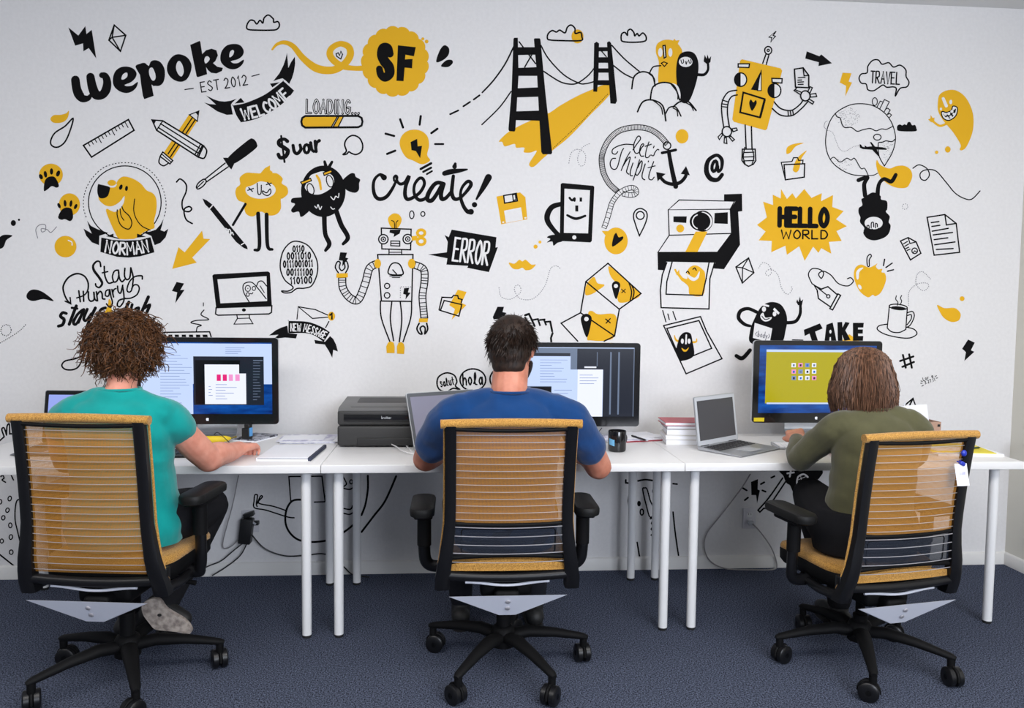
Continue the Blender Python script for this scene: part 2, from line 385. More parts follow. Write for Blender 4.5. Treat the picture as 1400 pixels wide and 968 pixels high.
D('splash_drawing', 'two black drops painted right of the yellow badge', 'A2', 'F k 993,328 1010,270 1035,240 1060,255 1058,290 1030,318;F k 1018,350 1045,320 1075,318 1080,335 1055,355')
D('progress_bar_drawing', 'yellow and white loading bar under outlined letters LOADING', 'A2', '''t k 13 70 LOADING... 302,598 592,603;t w 4 70 LOADING... 302,598 592,603
C w 1 300,617 300,672 590,672 590,617
f y 300,616 470,616 442,672 300,674 284,658 284,630
f y 478,617 502,617 475,672 450,672;s k 5 470,617 438,672;s k 5 478,617 448,672;s k 5 502,617 474,672
c k 9 300,615 580,614 598,625 603,645 598,665 580,674 300,676 284,665 279,645 284,625''')
D('lettering', 'bold black lettering reading dollar sign var', 'A2', '''V k 205,748,20 188,737,18 162,745,20 162,765,22 188,782,22 208,800,22 195,828,22 168,835,20 157,818,20
s k 9 172,720 190,858;V k 235,770,17 242,803,18 258,813,18 276,792,18 272,768,16;e k 16 307,788 14,22;V k 328,756,17 334,790,17 345,803,14;V k 352,748,17 357,802,18;V k 357,778,14 362,755,15 374,745,18''')
D('speech_bubble_drawing', 'small empty outlined speech bubble', 'A2', 'C k 7 500,818 517,800 508,765 520,735 550,717 585,730 603,765 598,800 570,818 545,812 530,804 520,815')
D('light_bulb_drawing', 'yellow light bulb with a black lightning bolt inside and short rays', 'A2', '''F y 800,770 810,720 850,690 905,690 945,720 955,770 945,820 960,850 918,870 870,850 830,830
f k 857,752 892,735 895,775 918,772 908,838 885,800 862,795
s k 10 802,632 817,675;s k 10 911,615 905,660;s k 10 999,682 967,705;s k 9 987,763 1030,763;s k 10 725,708 770,720;s k 10 733,815 776,798''', 'G4', 's k 26 585,125 695,65;s k 24 612,155 695,112;s k 20 650,180 705,148')
D('lettering', 'big black brush lettering reading create with an exclamation mark', 'G4', '''V k 195,215,62 150,185,32 95,235,32 80,320,36 100,410,40 150,445,42 220,420,40 280,340,34 320,260,28 335,215,26 320,195,24 300,215,24 302,250,22
V k 325,205,26 338,260,30 372,285,34 420,265,36 455,215,46 425,310,40 418,400,42 445,447,40 510,425,36 580,370,36 623,290,34 610,232,34 570,225,34 525,280,32 512,350,32 528,415,36 570,455,38 630,440,36 680,380,30
V k 830,285,44 770,270,42 720,300,44 665,390,48 658,450,46 700,460,46 750,400,42 815,290,46
V k 828,285,46 802,380,46 808,440,48 850,435,40 905,375,36
V k 932,200,36 920,300,40 915,380,42 940,440,42 990,440,36 1050,390,34 1115,305,40 1112,265,38 1080,260,36 1032,310,32 1010,370,30 1012,440,36 1040,520,40 1080,575,45 1120,580,62
V k 838,172,52 900,155,58 1000,142,42 1078,130,18;V k 945,100,50 952,70,30;V k 1305,215,74 1250,320,56 1178,445,22;o k 1157,505 29''')
D('bubbles_drawing', 'two small outlined rings under the brush lettering', 'G4', 'e k 10 490,612 24,42;e k 10 608,603 22,25')
D('bridge_drawing', 'black suspension bridge with two towers and a yellow deck', 'A3', '''F y 840,462 865,452 905,452 905,500 800,610 690,725 610,790 550,840 507,880 485,882 480,862 518,800 485,808 450,806 452,782 410,782 400,762 350,775 335,752 318,750 335,728 375,695 460,650 580,600 640,560 740,505
d k 4 5 5 605,785 760,640 895,497
f k 395,205 400,200 418,200 422,400 405,690 400,697 372,694 368,685 385,480;f k 503,207 508,203 534,203 538,210 565,500 600,808 595,817 550,817 542,805 530,600 520,400
f k 418,250 512,250 512,290 418,292;f k 410,360 527,355 532,402 408,402;f k 402,468 540,462 545,512 402,516;f k 395,590 550,585 560,640 395,636
f k 822,230 835,221 848,230 845,400 838,486 817,485;f k 890,225 902,218 912,228 925,350 943,535 935,550 908,548 898,400
f k 845,250 895,250 897,272 845,272;f k 845,303 905,303 905,333 845,333;f k 845,362 910,362 910,385 845,385;f k 840,425 915,425 915,452 838,450
S k 7 395,250 350,340 290,425 230,490;s k 8 215,505 185,527;s k 8 165,540 130,563;s k 8 103,585 60,605;S k 6 382,485 320,570 228,660
s k 6 425,222 512,337;s k 6 455,355 492,290;S k 6 540,240 580,310 660,395 740,440 780,443 830,430;S k 6 555,378 640,432 700,446 740,437 790,400 825,358
S k 6 915,240 980,310 1060,378;S k 6 925,348 980,390 1030,415;s k 5 860,270 886,300''')
D('cloud_drawing', 'outlined cloud in front of a small yellow sun above the bridge', 'A3', 'o y 734,193 32,37;C k 7 575,205 578,180 600,162 622,170 640,160 668,174 680,145 700,133 720,150 722,177 750,172 757,195 750,215 640,215 590,212')
D('cloud_drawing', 'outlined cloud above the right bridge tower', 'A3', 'C k 7 965,205 968,180 985,172 998,187 1000,165 1015,155 1032,172 1037,190 1050,178 1060,190 1080,175 1097,195 1090,218 1030,224 975,220')
D('ghost_couple_drawing', 'yellow and black rounded figures waving from outlined puffs of cloud', 'A4', '''F y 240,460 235,330 220,280 225,235 262,212 310,215 350,250 360,300 350,460;f y 300,228 318,205 325,215 345,212 330,245
o w 243,278 12,24;o w 296,278 11,23;f w 256,240 270,240 274,308 262,308;c k 6 257,242 268,240 273,302 263,308;c k 5 248,335 262,328 280,335 265,352
F k 330,440 328,350 345,290 385,272 425,285 445,340 435,430 395,535 350,535;o w 377,328 36,27;S k 4 352,318 357,335 366,330 364,315;S k 4 376,325 380,340 384,325;S k 4 392,318 398,335 406,330 404,315
V k 438,395,16 475,395,15 495,370,13 495,335,13;f k 472,325 478,290 488,312 492,288 500,312 512,297 508,330 490,340
S w 30 120,470 150,400 190,395;F w 240,440 190,450 195,530 260,560 345,530 330,450
S k 7 92,470 105,405 150,380 200,400 215,455;S k 5 182,390 210,415 214,450;S k 6 185,390 205,355 245,348;S k 7 190,525 205,460 260,437 315,455 345,530;S k 5 300,447 332,490 335,525
S k 7 122,592 150,540 200,530 255,560 272,640;S k 5 205,533 245,565 255,605;S k 6 272,600 290,570 325,568 352,615;S k 5 310,572 330,585 335,615;S k 7 312,565 345,540 390,538 432,585;S k 5 375,543 405,560 418,585''')
D('robot_drawing', 'yellow square robot head with outlined arms holding up a page', 'A4', '''s k 6 785,335 803,285;s k 6 803,345 818,290;e k 6 814,267 19,21;e k 5 814,267 6,6;c k 5 855,167 818,197 833,200 828,222 852,192 840,188
f y 665,322 675,314 880,362 888,375 808,683 798,690 632,645 624,632
f w 655,338 715,338 712,358 655,356;c k 6 655,338 715,338 712,358 655,356;f w 833,415 888,417 886,440 835,436;c k 6 833,415 888,417 886,440 835,436
o w 668,422 32,36;f k 668,386 650,392 638,410 637,432 648,450 668,458;e k 6 668,422 32,36;o w 847,480 34,37;f k 847,443 828,450 815,470 815,490 828,510 847,517;e k 6 847,480 34,37
f k 777,372 722,475 758,480;f w 777,372 758,480 777,480;c k 4 777,372 758,480 777,480
c k 8 682,490 795,525 770,622 665,595;s k 12 795,530 772,618;F k 713,548 722,527 735,542 748,530 752,550 728,587
s k 6 692,662 697,785;s k 6 725,670 728,785;c k 6 677,790 745,790 748,850 735,870 710,881 690,870 675,850;S k 5 690,780 682,830 692,870;S k 5 728,785 738,830 728,870;s k 5 684,808 738,806;s k 5 682,832 738,830;s k 5 684,852 738,850
S k 6 648,478 600,490 570,540 568,600 578,672;S k 6 650,503 620,512 602,545 598,600 608,670;s k 5 570,530 602,540;s k 5 568,550 600,555;s k 5 567,565 599,568
e k 6 595,697 25,27;c k 5 622,682 645,678 650,690 628,698;c k 5 615,720 635,740 625,748 608,728;c k 5 592,730 595,760 580,757 582,728;c k 5 572,715 555,740 548,725 568,705
S k 6 835,575 880,610 940,612 990,575 1022,540;S k 6 845,540 880,575 935,585 980,555 998,530;s k 5 918,588 920,614;s k 5 930,587 934,613;s k 5 942,583 948,611
e k 6 1010,508 25,27;s k 5 990,490 955,475;s k 5 985,502 950,480 965,465;s k 5 1022,487 1035,460 1047,465 1035,492;c k 5 1035,500 1065,495 1070,512 1038,515;c k 5 1030,525 1055,540 1048,552 1022,535
c k 6 952,367 998,360 1028,400 1028,465 958,462;s k 5 998,360 1003,402 1028,400;s k 5 972,412 1008,410;s k 5 970,425 990,424;s k 5 970,436 1000,434;s k 5 972,448 998,447''')
D('arrow_drawing', 'small black arrow pointing right near the upper right', 'A4', 'f k 1018,272 1085,298 1095,288 1152,335 1080,350 1082,330 1010,310')
D('lightning_drawing', 'yellow lightning bolt above the outlined globe', 'A4', 'f y 1208,385 1255,388 1240,432 1258,437 1222,510 1227,455 1193,437')
D('at_sign_drawing', 'black at sign', 'A4', 'V k 570,925,20 545,952,22 508,945,26 487,905,26 497,850,22 540,822,18 568,845,20 567,890,16 550,908,16 548,880,14;e k 17 530,880 13,28 12')
D('anchor_drawing', 'black anchor tied to a curling rope around the script words', 'G5', '''V w 800,290,56 700,185,60 580,120,58 430,112,56 280,150,56 170,250,56 108,380,56 98,480,56 120,600,56 180,710,56 260,790,56
R k 9 54 120 795,288 700,185 580,122 430,112 280,150 170,250 108,380 98,480 120,600 180,710 265,790
R k 8 50 26 320,815 400,830 460,815 462,775 425,752 360,765 290,805 240,860 205,920 185,985 150,1105 122,1180
e k 14 793,305 40,40
s k 30 740,382 885,350;V k 810,365,40 845,560,46 885,735,52;o k 885,740 27,24;V k 720,640,34 770,690,36 830,712,38 885,712,40 940,690,38 985,640,36 1000,590,34;f k 678,585 778,605 735,640 692,685;f k 995,522 1035,620 990,612 938,605
S k 12 432,295 350,290 270,310 215,345 212,385 245,395 268,370;S k 12 430,350 470,290 510,235 500,205 475,215 440,290 445,365 470,388 500,370 520,330 545,300 535,285 512,310 500,370 515,415 545,415;S k 11 600,265 570,360 565,425 590,430 615,405;s k 10 560,312 625,290;s k 12 655,310 648,328;S k 11 705,350 690,345 665,375 648,412 625,405
S k 10 330,335 310,370 290,440 265,530 235,558 200,540 188,490 210,445 245,440;S k 11 400,370 350,460 305,570;S k 10 320,530 370,450 400,430 385,500 362,580 385,608;S k 10 430,490 405,570 402,620 425,625;s k 10 455,425 452,435;S k 11 500,455 470,560 432,672;S k 10 480,540 515,470 528,490 510,570 475,620 455,600;S k 10 560,500 530,600 530,650 555,668;s k 9 595,468 592,478;S k 11 650,475 605,600 600,655 630,668 655,640;s k 9 590,540 665,520''')
D('dot_drawing', 'solid yellow dot beside the anchor ring', 'A4', 'o y 358,722 34,38')
D('folder_drawing', 'outlined folder with two yellow drops', 'A4', '''F y 910,810 915,780 950,762 1002,757 960,775 935,805 918,815;F y 945,895 960,850 985,820 1018,798 990,840 980,890 965,912 950,908
s k 5 905,952 883,860 940,855 948,835 970,835 975,850 998,848 997,862;c k 6 898,872 1007,867 1005,938 905,952''')
D('globe_drawing', 'outlined globe merging into a map pin with an airplane and tiny towers', 'G7', '''F y 690,690 720,735 770,765 830,780 900,755 980,752 1045,790 1067,860 1040,940 1000,985 900,985 800,940 720,860 685,760
p g 150 380,230 130,100;p g 30 790,530 70,40;p g 45 320,740 100,60;p g 40 790,620 60,80
S k 9 770,755 720,665 705,590 705,520 712,505 750,500 790,487 850,495 885,468;S k 9 600,858 450,850 340,810 230,730 165,620 145,480 175,320 250,195 380,115 500,92 640,110 760,180 840,280 882,400 885,500 850,620 770,755;S k 8 600,858 660,850 700,830
S k 9 250,195 265,230 300,245 320,310 350,345 420,345 480,385 540,370 620,355 680,380 740,360 790,365 855,335;e k 9 695,448 40,32
S k 8 200,680 235,662 300,712 370,672 415,692 455,675 520,780 560,780 600,858;D g 6 7 6 165,375 220,400 260,500 300,580 360,595 440,550 500,538;S g 5 165,370 130,340 140,290 165,275
f k 505,525 520,525 535,548 560,555 560,535 585,550 640,545 615,502 632,500 670,548 750,555 800,572 790,583 690,580 720,655 705,650 640,582 540,575 510,560
s k 8 690,130 725,65 755,75;s k 8 720,150 770,48 822,72 765,185;s k 8 785,150 805,140 832,160 795,215;s k 8 810,205 825,195 845,212 820,245;e k 8 668,70 27,42;s k 7 655,105 650,118''')
D('upside_down_figure_drawing', 'black shaggy figure hanging upside down from the globe', 'B2', '''V k 475,300,24 470,240,22 487,203,20 440,218,22;V k 540,300,24 548,240,20 575,212,20 613,225,22 637,190,20
F k 470,310 515,283 555,300 560,320 590,330 592,370 585,385 605,410 600,440 610,460 600,500 570,525 520,537 480,522 467,490 470,470 448,440 450,415 440,390 442,365 460,350 455,320
o w 520,445 48,33;F k 465,495 480,483 497,488 510,475 530,482 548,470 570,478 585,500 520,532 480,520;S k 5 487,475 485,460 494,458 496,472;S k 5 507,470 508,445 518,442 520,465;S k 5 530,470 530,448 538,450 540,465''')
D('swirl_drawing', 'thin looping line right of the globe', 'B2', 'S k 5 728,155 760,137 800,155 815,190 795,218 770,210 768,180 800,163 850,170 900,225 950,285 1000,315 1040,318 1083,275')
D('cloud_drawing', 'small solid black cloud right of the globe', 'G7', 'F k 905,355 910,325 935,312 960,322 985,310 1005,318 1020,290 1045,288 1065,320 1095,318 1110,350 1100,385 930,383')
D('speech_cloud_drawing', 'cloud shaped speech bubble reading TRAVEL', 'A5', 'C k 6 443,415 455,392 485,385 490,350 515,320 545,318 565,340 600,332 625,355 660,345 690,370 692,405 707,435 695,460 660,468 635,508 640,470 625,460 590,462 570,450 545,465 520,480 490,475 480,445 455,440;t k 7 62 TRAVEL 500,438 662,447')
D('ghost_drawing', 'yellow laughing ghost waving at the upper right', 'A5', '''F y 860,540 870,500 910,478 960,480 1010,520 1045,600 1045,690 1015,770 990,795 975,790 980,765 940,700 890,640 862,590;V y 905,655,12 870,666,12 835,643,11
f y 808,632 820,628 822,608 832,625 842,622 840,650 822,645;V w 888,522,16 904,560,18;o w 928,540 8,12;o w 876,577 6,8;F w 876,600 890,628 920,640 957,612 965,570 940,560 930,583 905,593 885,588
C k 5 878,600 890,627 920,637 955,612 963,572 940,562 930,585 905,595 885,590;F k 890,603 900,620 925,627 948,605 955,575 935,590 910,602
o w 900,605 8;o w 917,602 8;o w 934,590 8;o w 910,624 7;o w 928,618 7;o w 944,604 7;o y 853,806 9;o y 912,791 15,17''')
D('leaf_drawing', 'yellow leaf over an outlined drop at the left edge', 'A1', 'F y 267,630 285,610 320,608 350,600 365,587 358,625 330,648 285,650;C k 7 387,627 372,690 345,750 310,778 280,775 268,750 290,705 345,668')
D('ruler_drawing', 'outlined ruler with tick marks', 'A1', 'c k 7 442,770 680,633 710,690 485,832;r k 5 450,768 680,637 13 20 34')
D('crossed_pencils_drawing', 'yellow pencil crossed by a white pencil', 'A1', '''f y 1000,608 1045,640 912,842 868,808;s k 6 1017,625 890,815;s k 6 1033,635 903,830;f w 1003,608 1053,588 1045,642;c k 6 1003,608 1053,588 1045,642;f k 1035,595 1053,588 1048,612
f w 862,805 915,850 890,875 845,862;c k 6 862,805 915,850 900,868 848,828;s k 5 856,815 908,860;S k 6 848,830 842,860 865,878 890,866
f w 805,635 862,640 1095,772 1080,838 1050,830 830,690;c k 7 805,635 862,640 1078,772 1050,832 830,690;f k 803,633 828,636 815,662;s k 6 850,655 1062,788;s k 6 838,675 1052,812;s k 5 862,640 830,690;s k 6 1063,762 1032,820;s k 6 1072,770 1042,828;S k 7 1078,772 1095,800 1080,838 1048,830''')
D('screwdriver_drawing', 'screwdriver with a solid black handle', 'A1', 'F k 1205,838 1310,745 1340,735 1360,760 1350,790 1237,868;f k 1180,835 1205,835 1240,868 1225,898 1205,875', 'A6', 's k 6 1192,128 1083,215;s k 6 1208,148 1093,228;C k 6 1040,255 1052,232 1080,213 1092,226 1075,250 1050,265;s k 5 1045,257 1078,225')
D('paw_print_drawing', 'upper black paw print on a yellow blot', 'A6', 'o y 270,190 63,59;o k 217,200 10,15 -25;o k 241,187 9,18 -10;o k 273,172 9,17;o k 308,183 10,17 20;F k 233,275 237,225 255,202 290,202 312,245 300,258 275,250 255,265')
D('paw_print_drawing', 'lower black paw print on a yellow blot', 'A6', 'o y 368,347 56,59;o k 313,353 8,15 -25;o k 345,341 8,18 -5;o k 376,342 8,18 8;o k 401,358 8,15 25;F k 308,415 325,378 350,363 380,372 387,415 372,435 345,425 325,428')
D('splash_drawing', 'black splash with two dots at the left edge', 'A6', 'o k 71,445 14,16;o k 101,428 6;F k -40,585 -10,530 20,508 66,512 35,535 20,570 0,582;S g 4 200,525 190,480 210,455 240,455 240,485 222,492 220,475 250,480 270,495 300,465')
D('ball_drawing', 'round yellow ball with a small white glint', 'A6', 'o y 347,570 58,57;S w 6 362,537 380,546 382,562')
D('dog_badge_drawing', 'yellow dog in a round frame over a black ribbon reading NORMAN', 'G6', '''e k 10 550,480 386,388;E k 0 548,490 1,1 0 1
F y 460,275 490,230 540,205 630,225 720,280 780,350 850,385 885,450 885,570 860,680 865,750 800,775 740,805 690,850 600,878 490,865 440,790 390,680 352,580 360,548 410,572 450,580 500,545 540,480 545,412 500,470 430,515 370,520 310,490 270,430 290,310 380,320 440,320 465,290
o y 412,272 46,32;F k 265,290 290,290 385,315 390,350 370,410 330,435 280,430 258,370;o k 508,318 18,30 20;o k 568,332 16,28 8
S k 10 470,560 470,620 500,710 550,755 600,760 625,700 600,630 540,570 520,525;S k 9 500,550 510,620 540,670;S k 9 655,445 645,560 670,650 730,730 820,775
D k 9 14 16 140,640 112,540 115,420 160,290 260,160 380,85 548,58 700,80 840,160 940,300 985,450 985,560 962,650
f k 150,675 190,730 260,765 375,805 280,835 275,935 200,905 140,835 112,760 155,785 200,812 175,760;f k 962,655 945,730 930,775 970,790 1013,760 985,850 930,910 868,935 830,835 740,800 820,790 880,770 930,715
f k 350,840 430,812 430,855;f k 680,812 775,845 680,855''', 'A6', 'f k 537,522 600,535 665,538 740,535 797,520 818,600 740,622 680,628 620,624 532,598;s w 5 532,518 600,531 665,534 740,531 800,516;s w 5 532,518 527,600;s w 5 800,516 822,602;t w 10 60 NORMAN 552,597 675,612 795,595')
D('lettering', 'black script lettering Stay Hungry with a curling arrow', 'G3', '''V k 605,150,20 595,102,18 560,98,20 525,140,24 535,195,28 590,270,28 620,330,26 590,373,20 557,360,18 550,335,18
S k 18 642,150 650,250 685,325 735,318;s k 16 622,218 680,205;C k 17 790,192 750,202 730,260 747,315 780,300 797,240;S k 18 793,190 803,270 830,312 858,290
S k 18 862,170 858,250 882,290 915,265 925,165;V k 925,165,18 950,260,18 945,340,16 930,408,16 900,422,16 885,392,16 910,315,16 965,260,16 1040,250,18 1047,285,16;S k 16 935,385 960,348 1000,350 1015,390 990,450 930,485 868,492
s k 18 372,410 388,525;s k 18 420,415 425,520;V k 350,485,15 430,455,15 468,400,17 470,320,18 430,252,18 350,227,19 260,270,19 207,360,19 217,440,18 250,510,18 280,542,18;s k 16 228,520 288,548 280,482
S k 18 475,420 477,490 500,520 535,500 532,425;S k 18 535,430 540,490 560,515;s k 18 560,420 572,515;S k 18 565,455 598,415 620,440 625,490 650,497;C k 16 695,402 662,412 657,460 690,462;S k 16 703,395 715,470 730,530 715,580 690,575 667,548
s k 17 725,395 742,475;S k 16 735,425 748,395 768,385;S k 17 785,360 792,415 818,432 840,350;S k 17 838,355 852,450 850,520 810,577 782,560 802,510 870,490''')
D('lettering', 'bold slanted black lettering behind the curly hair with a yellow drop', 'G3', '''F y 690,500 715,520 720,600 735,640 650,650 680,570
V k 240,650,30 200,642,32 178,680,34 215,715,36 200,768,34 155,785,32;s k 34 345,570 270,765;s k 26 298,590 355,598;V k 410,612,28 355,665,30 315,745,32 345,762,28 405,655,26;s k 32 425,608 368,745
V k 462,605,32 425,700,32 450,725,28 505,650,26;V k 548,592,34 480,735,32 445,825,28;V k 655,590,32 605,612,30 560,700,30;s k 22 560,650 640,640;V k 905,530,34 865,610,34;s k 30 940,555 925,610;V k 975,600,28 1010,590,28 1000,640,28;V k 1112,475,36 1045,625,34;V k 1065,600,24 1125,560,34 1095,640,32''')
D('arrow_drawing', 'yellow arrow pointing down left', 'A6', 'f y 912,688 945,573 978,600 1070,485 1078,528 1113,530 1018,628 1042,655')
D('lightning_drawing', 'black lightning bolt between the lettering and the drawn computer', 'A6', 'f k 910,805 935,757 975,765 955,800 978,798 928,870 938,812')
D('splash_drawing', 'black comma shaped drop left of the script lettering', 'A6', 'F k 140,830 155,805 185,797 230,812 285,858 230,848 180,858 150,850')
D('swirl_drawing', 'thin black curl right of the dog badge', 'A6', 'S k 7 935,228 955,212 985,240 985,280 965,330 970,375 1000,385 1015,370 1000,358 975,375 985,425 1018,448')
D('curly_figure_drawing', 'yellow haired figure holding a giant black pen', 'A7', '''F y 85,290 90,260 110,240 108,205 140,180 180,180 215,182 245,176 285,180 310,185 335,210 330,235 358,255 362,290 335,315 325,320 325,370 300,400 260,405 220,385 180,410 145,400 132,370 135,340 100,325;f y 215,185 240,155 268,140 268,165 282,175 275,184
o w 218,270 80,47;F y 130,255 135,225 200,215 300,225 300,238 260,232 215,225 175,245;s k 5 150,272 180,262;s k 5 155,258 175,278;s k 5 248,242 275,234;s k 5 255,230 270,248;S k 5 200,235 205,290 220,287 222,245;C k 5 230,275 250,285 268,265 272,285 255,300 232,290
V k 138,345,14 72,455,13;V k 205,395,21 212,568,19 187,588,14;V k 250,400,21 255,563,19 280,585,14''', 'A6', 'f k 1072,315 1095,325 1128,350 1308,568 1312,585 1290,577 1250,545 1110,370 1085,345;s w 6 1108,372 1132,345;s w 6 1278,560 1303,545;S w 6 1183,500 1195,475 1210,490 1200,507;S w 6 1195,515 1212,480 1222,492 1212,520;S w 6 1215,522 1228,495 1236,507')
D('bird_drawing', 'round black bird with a white face and yellow eyebrows', 'A7', '''V k 565,150,20 557,120,14;V k 580,150,18 596,122,14;F k 650,225 690,185 715,183 722,200 745,215 740,235 738,270 715,285 670,268;F k 480,310 420,310 385,315 380,335 400,345 380,375 390,390 420,385 430,412 455,400 490,360
o k 550,277 118,136;V k 555,400,26 560,500,24 582,555,24 562,590,16;V k 618,380,26 645,455,26 680,520,24 655,556,16''', 'G8', '''F w 425,545 480,520 560,500 650,540 675,600 660,660 600,710 520,745 440,740 380,700 365,660 400,600;e k 10 425,690 35,62 -15;e k 10 630,605 35,65 -15;V y 490,545,24 520,600,28 535,690,22
f y 320,615 425,575 435,600 335,640;c k 10 320,615 425,575 435,600 335,640;f y 560,515 645,485 655,510 570,545;c k 10 560,515 645,485 655,510 570,545
S w 10 470,870 490,890 505,855 525,905 543,875;S w 10 640,770 672,802 692,765 720,778 727,735;S w 10 640,880 660,902 680,897''')
D('computer_drawing', 'black framed desktop computer with two ghosts on its screen', 'B4', '''f k 195,65 203,58 490,43 500,50 510,225 215,235;f w 222,85 482,68 485,200 238,212;c k 6 215,235 510,225 508,260 495,268 225,275 212,268;o k 362,247 11,9
s k 5 325,275 328,292 310,322 410,320 392,290 390,272;s k 4 328,292 392,290;S k 5 390,205 360,150 362,110 400,100 430,125 480,188;S k 5 430,118 440,98 460,95 482,120;e k 4 383,133 14,16;e k 4 415,133 9,11;e k 4 383,165 8,10;o k 383,133 3;s k 4 395,160 405,162 410,155;s k 4 448,120 470,155''')
D('speech_bubble_drawing', 'outlined speech bubble filled with binary digits', 'A7', 'C k 6 330,805 365,805 390,785 345,745 322,680 335,600 375,550 420,543 475,570 515,640 518,710 490,775 450,790 410,792 380,812 345,815;t k 7 30 0110 386,597 452,595;t k 7 34 0011010 355,637 487,634;t k 7 34 0111001011 336,680 498,675;t k 7 34 00111100 353,722 497,722;t k 7 34 110100 373,768 494,762')
D('robot_drawing', 'tall outlined robot with ribbed arms, a yellow bulb on top and yellow feet', 'A7', '''F y 895,440 895,415 920,395 950,400 965,430 945,470 912,470;S k 4 912,432 925,440 928,470;S k 4 945,432 935,445 935,470;c k 6 857,472 1015,478 1012,587 860,582;f k 903,480 960,480 955,500 922,520 925,503 900,495
o w 868,531 25;e k 6 868,531 25;e k 5 868,531 12;o k 868,531 5;o w 997,530 25;e k 6 997,530 25;e k 5 997,530 12;o k 997,530 5;c k 5 908,540 955,541 955,567 907,565;s k 5 908,553 955,553
e y 15 1068,498 20,17;e y 15 1068,542 21,18;f y 1018,515 1048,512 1048,537 1018,538;s k 5 898,588 898,612;s k 5 965,588 965,612;s k 4 898,600 965,600
R k 6 38 22 838,660 795,685 772,765 735,850 690,840 655,790 650,735;R k 6 36 20 1028,665 1080,690 1086,750 1075,830 1080,900 1085,950
c k 6 838,612 1025,612 1018,860 858,858;o y 838,660 18,25;o y 1018,660 20,26;C k 6 898,715 900,680 915,660 935,656 955,665 968,690 968,718;s k 5 918,693 938,715;s k 4 902,725 965,725;s k 4 915,733 955,733
e k 5 888,778 14;e k 5 888,828 15;f k 978,790 1005,788 998,812 1012,815 985,850 988,825 973,820;d g 4 6 5 1015,783 958,783 958,850
f y 620,712 680,710 680,733 620,735;f y 1058,950 1105,950 1102,970 1055,970;S k 6 630,708 614,680 625,650 640,655 635,680 648,697 665,680 660,650 675,650 682,680 668,708;f k 640,600 676,602 668,628 683,632 650,675 653,645 632,642''', 'B4', '''S k 6 1085,200 1090,290 1135,415;S k 6 1145,205 1138,300 1155,410;S k 6 1190,205 1198,300 1185,415;S k 6 1250,203 1245,290 1205,415;f y 1118,475 1116,440 1125,420 1140,413 1155,420 1160,440 1160,475;f y 1173,478 1172,440 1180,422 1194,416 1208,425 1213,445 1210,480
S k 7 1290,318 1278,345 1290,370 1305,373 1295,345 1310,332 1322,345 1320,373 1335,350 1330,318''')
D('speech_sign_drawing', 'black speech sign reading ERROR in white letters', 'A8', 'f k 68,480 305,520 300,575 313,572 265,705 150,682 155,672 40,665 45,632 -57,612 42,600 47,545 30,508 52,520;t w 11 120 ERROR 68,642 262,668')
D('floppy_disk_drawing', 'yellow floppy disk', 'A8', 'f y 305,305 430,283 458,308 468,425 330,452;f w 345,380 435,362 445,428 355,445;f w 343,300 410,288 416,328 348,340;c k 6 343,300 410,288 416,328 348,340;c k 5 390,296 405,293 408,322 394,325;f w 335,438 345,436 346,444 337,446;f w 452,415 463,413 464,421 454,423')
D('phone_drawing', 'black phone with a winking face and one arm on its hip', 'A8', '''f k 645,238 655,233 818,248 823,255 810,540 802,548 640,540;f w 665,263 800,272 790,500 662,497;o w 717,521 11;f k 745,310 758,310 758,332 745,332;S k 10 692,312 705,325 718,315 718,327;f k 722,352 738,352 738,384 722,384;V k 680,404,12 725,422,15 775,407,12
V k 645,345,24 600,360,28 575,400,30 578,440,28 615,490,24 645,520,28;F k 655,510 600,508 572,520 590,530 572,548 600,543 607,565 628,550 655,540''')
D('dots_drawing', 'two yellow dots under the drawn phone', 'A8', 'o y 512,570 11;o y 535,546 8')
D('moustache_drawing', 'yellow moustache', 'A8', 'F y 370,655 400,660 425,640 442,648 460,640 490,665 513,665 490,690 460,695 442,682 420,690 390,685')
D('dotted_swirl_drawing', 'dotted looping trail under the yellow moustache', 'A8', 'D g 4 5 5 318,785 330,835 380,848 430,815 430,780 410,775 400,800 430,845 500,845 560,780 590,690 620,672 643,685')
D('dotted_swirl_drawing', 'dotted looping trail left of the rope', 'A8', 'D g 4 5 5 688,130 700,75 735,55 775,80 770,135 745,140 735,100 760,45 805,22')
D('speech_bubble_drawing', 'yellow speech bubble with a black heart', 'A8', 'o y 938,540 62,71;f y 862,487 905,488 885,515;F k 919,570 924,520 938,497 952,520 974,516 970,535')
D('map_pin_drawing', 'outlined map pin below the anchor lettering', 'A8', 'C k 6 1062,510 1060,508 1040,450 1030,410 1040,380 1067,368 1095,382 1103,410 1090,455 1064,508;e k 6 1066,405 21')
D('folder_drawing', 'outlined folder in front of a yellow lightning bolt', 'A8', 'f y 100,798 147,810 120,868 145,880 68,957 85,900 55,880', 'A7', 's k 6 1163,905 1178,838 1230,840 1240,828 1262,830 1265,845 1285,850 1280,868;c k 6 1170,908 1190,855 1283,877 1268,938;s k 6 1170,908 1163,905')
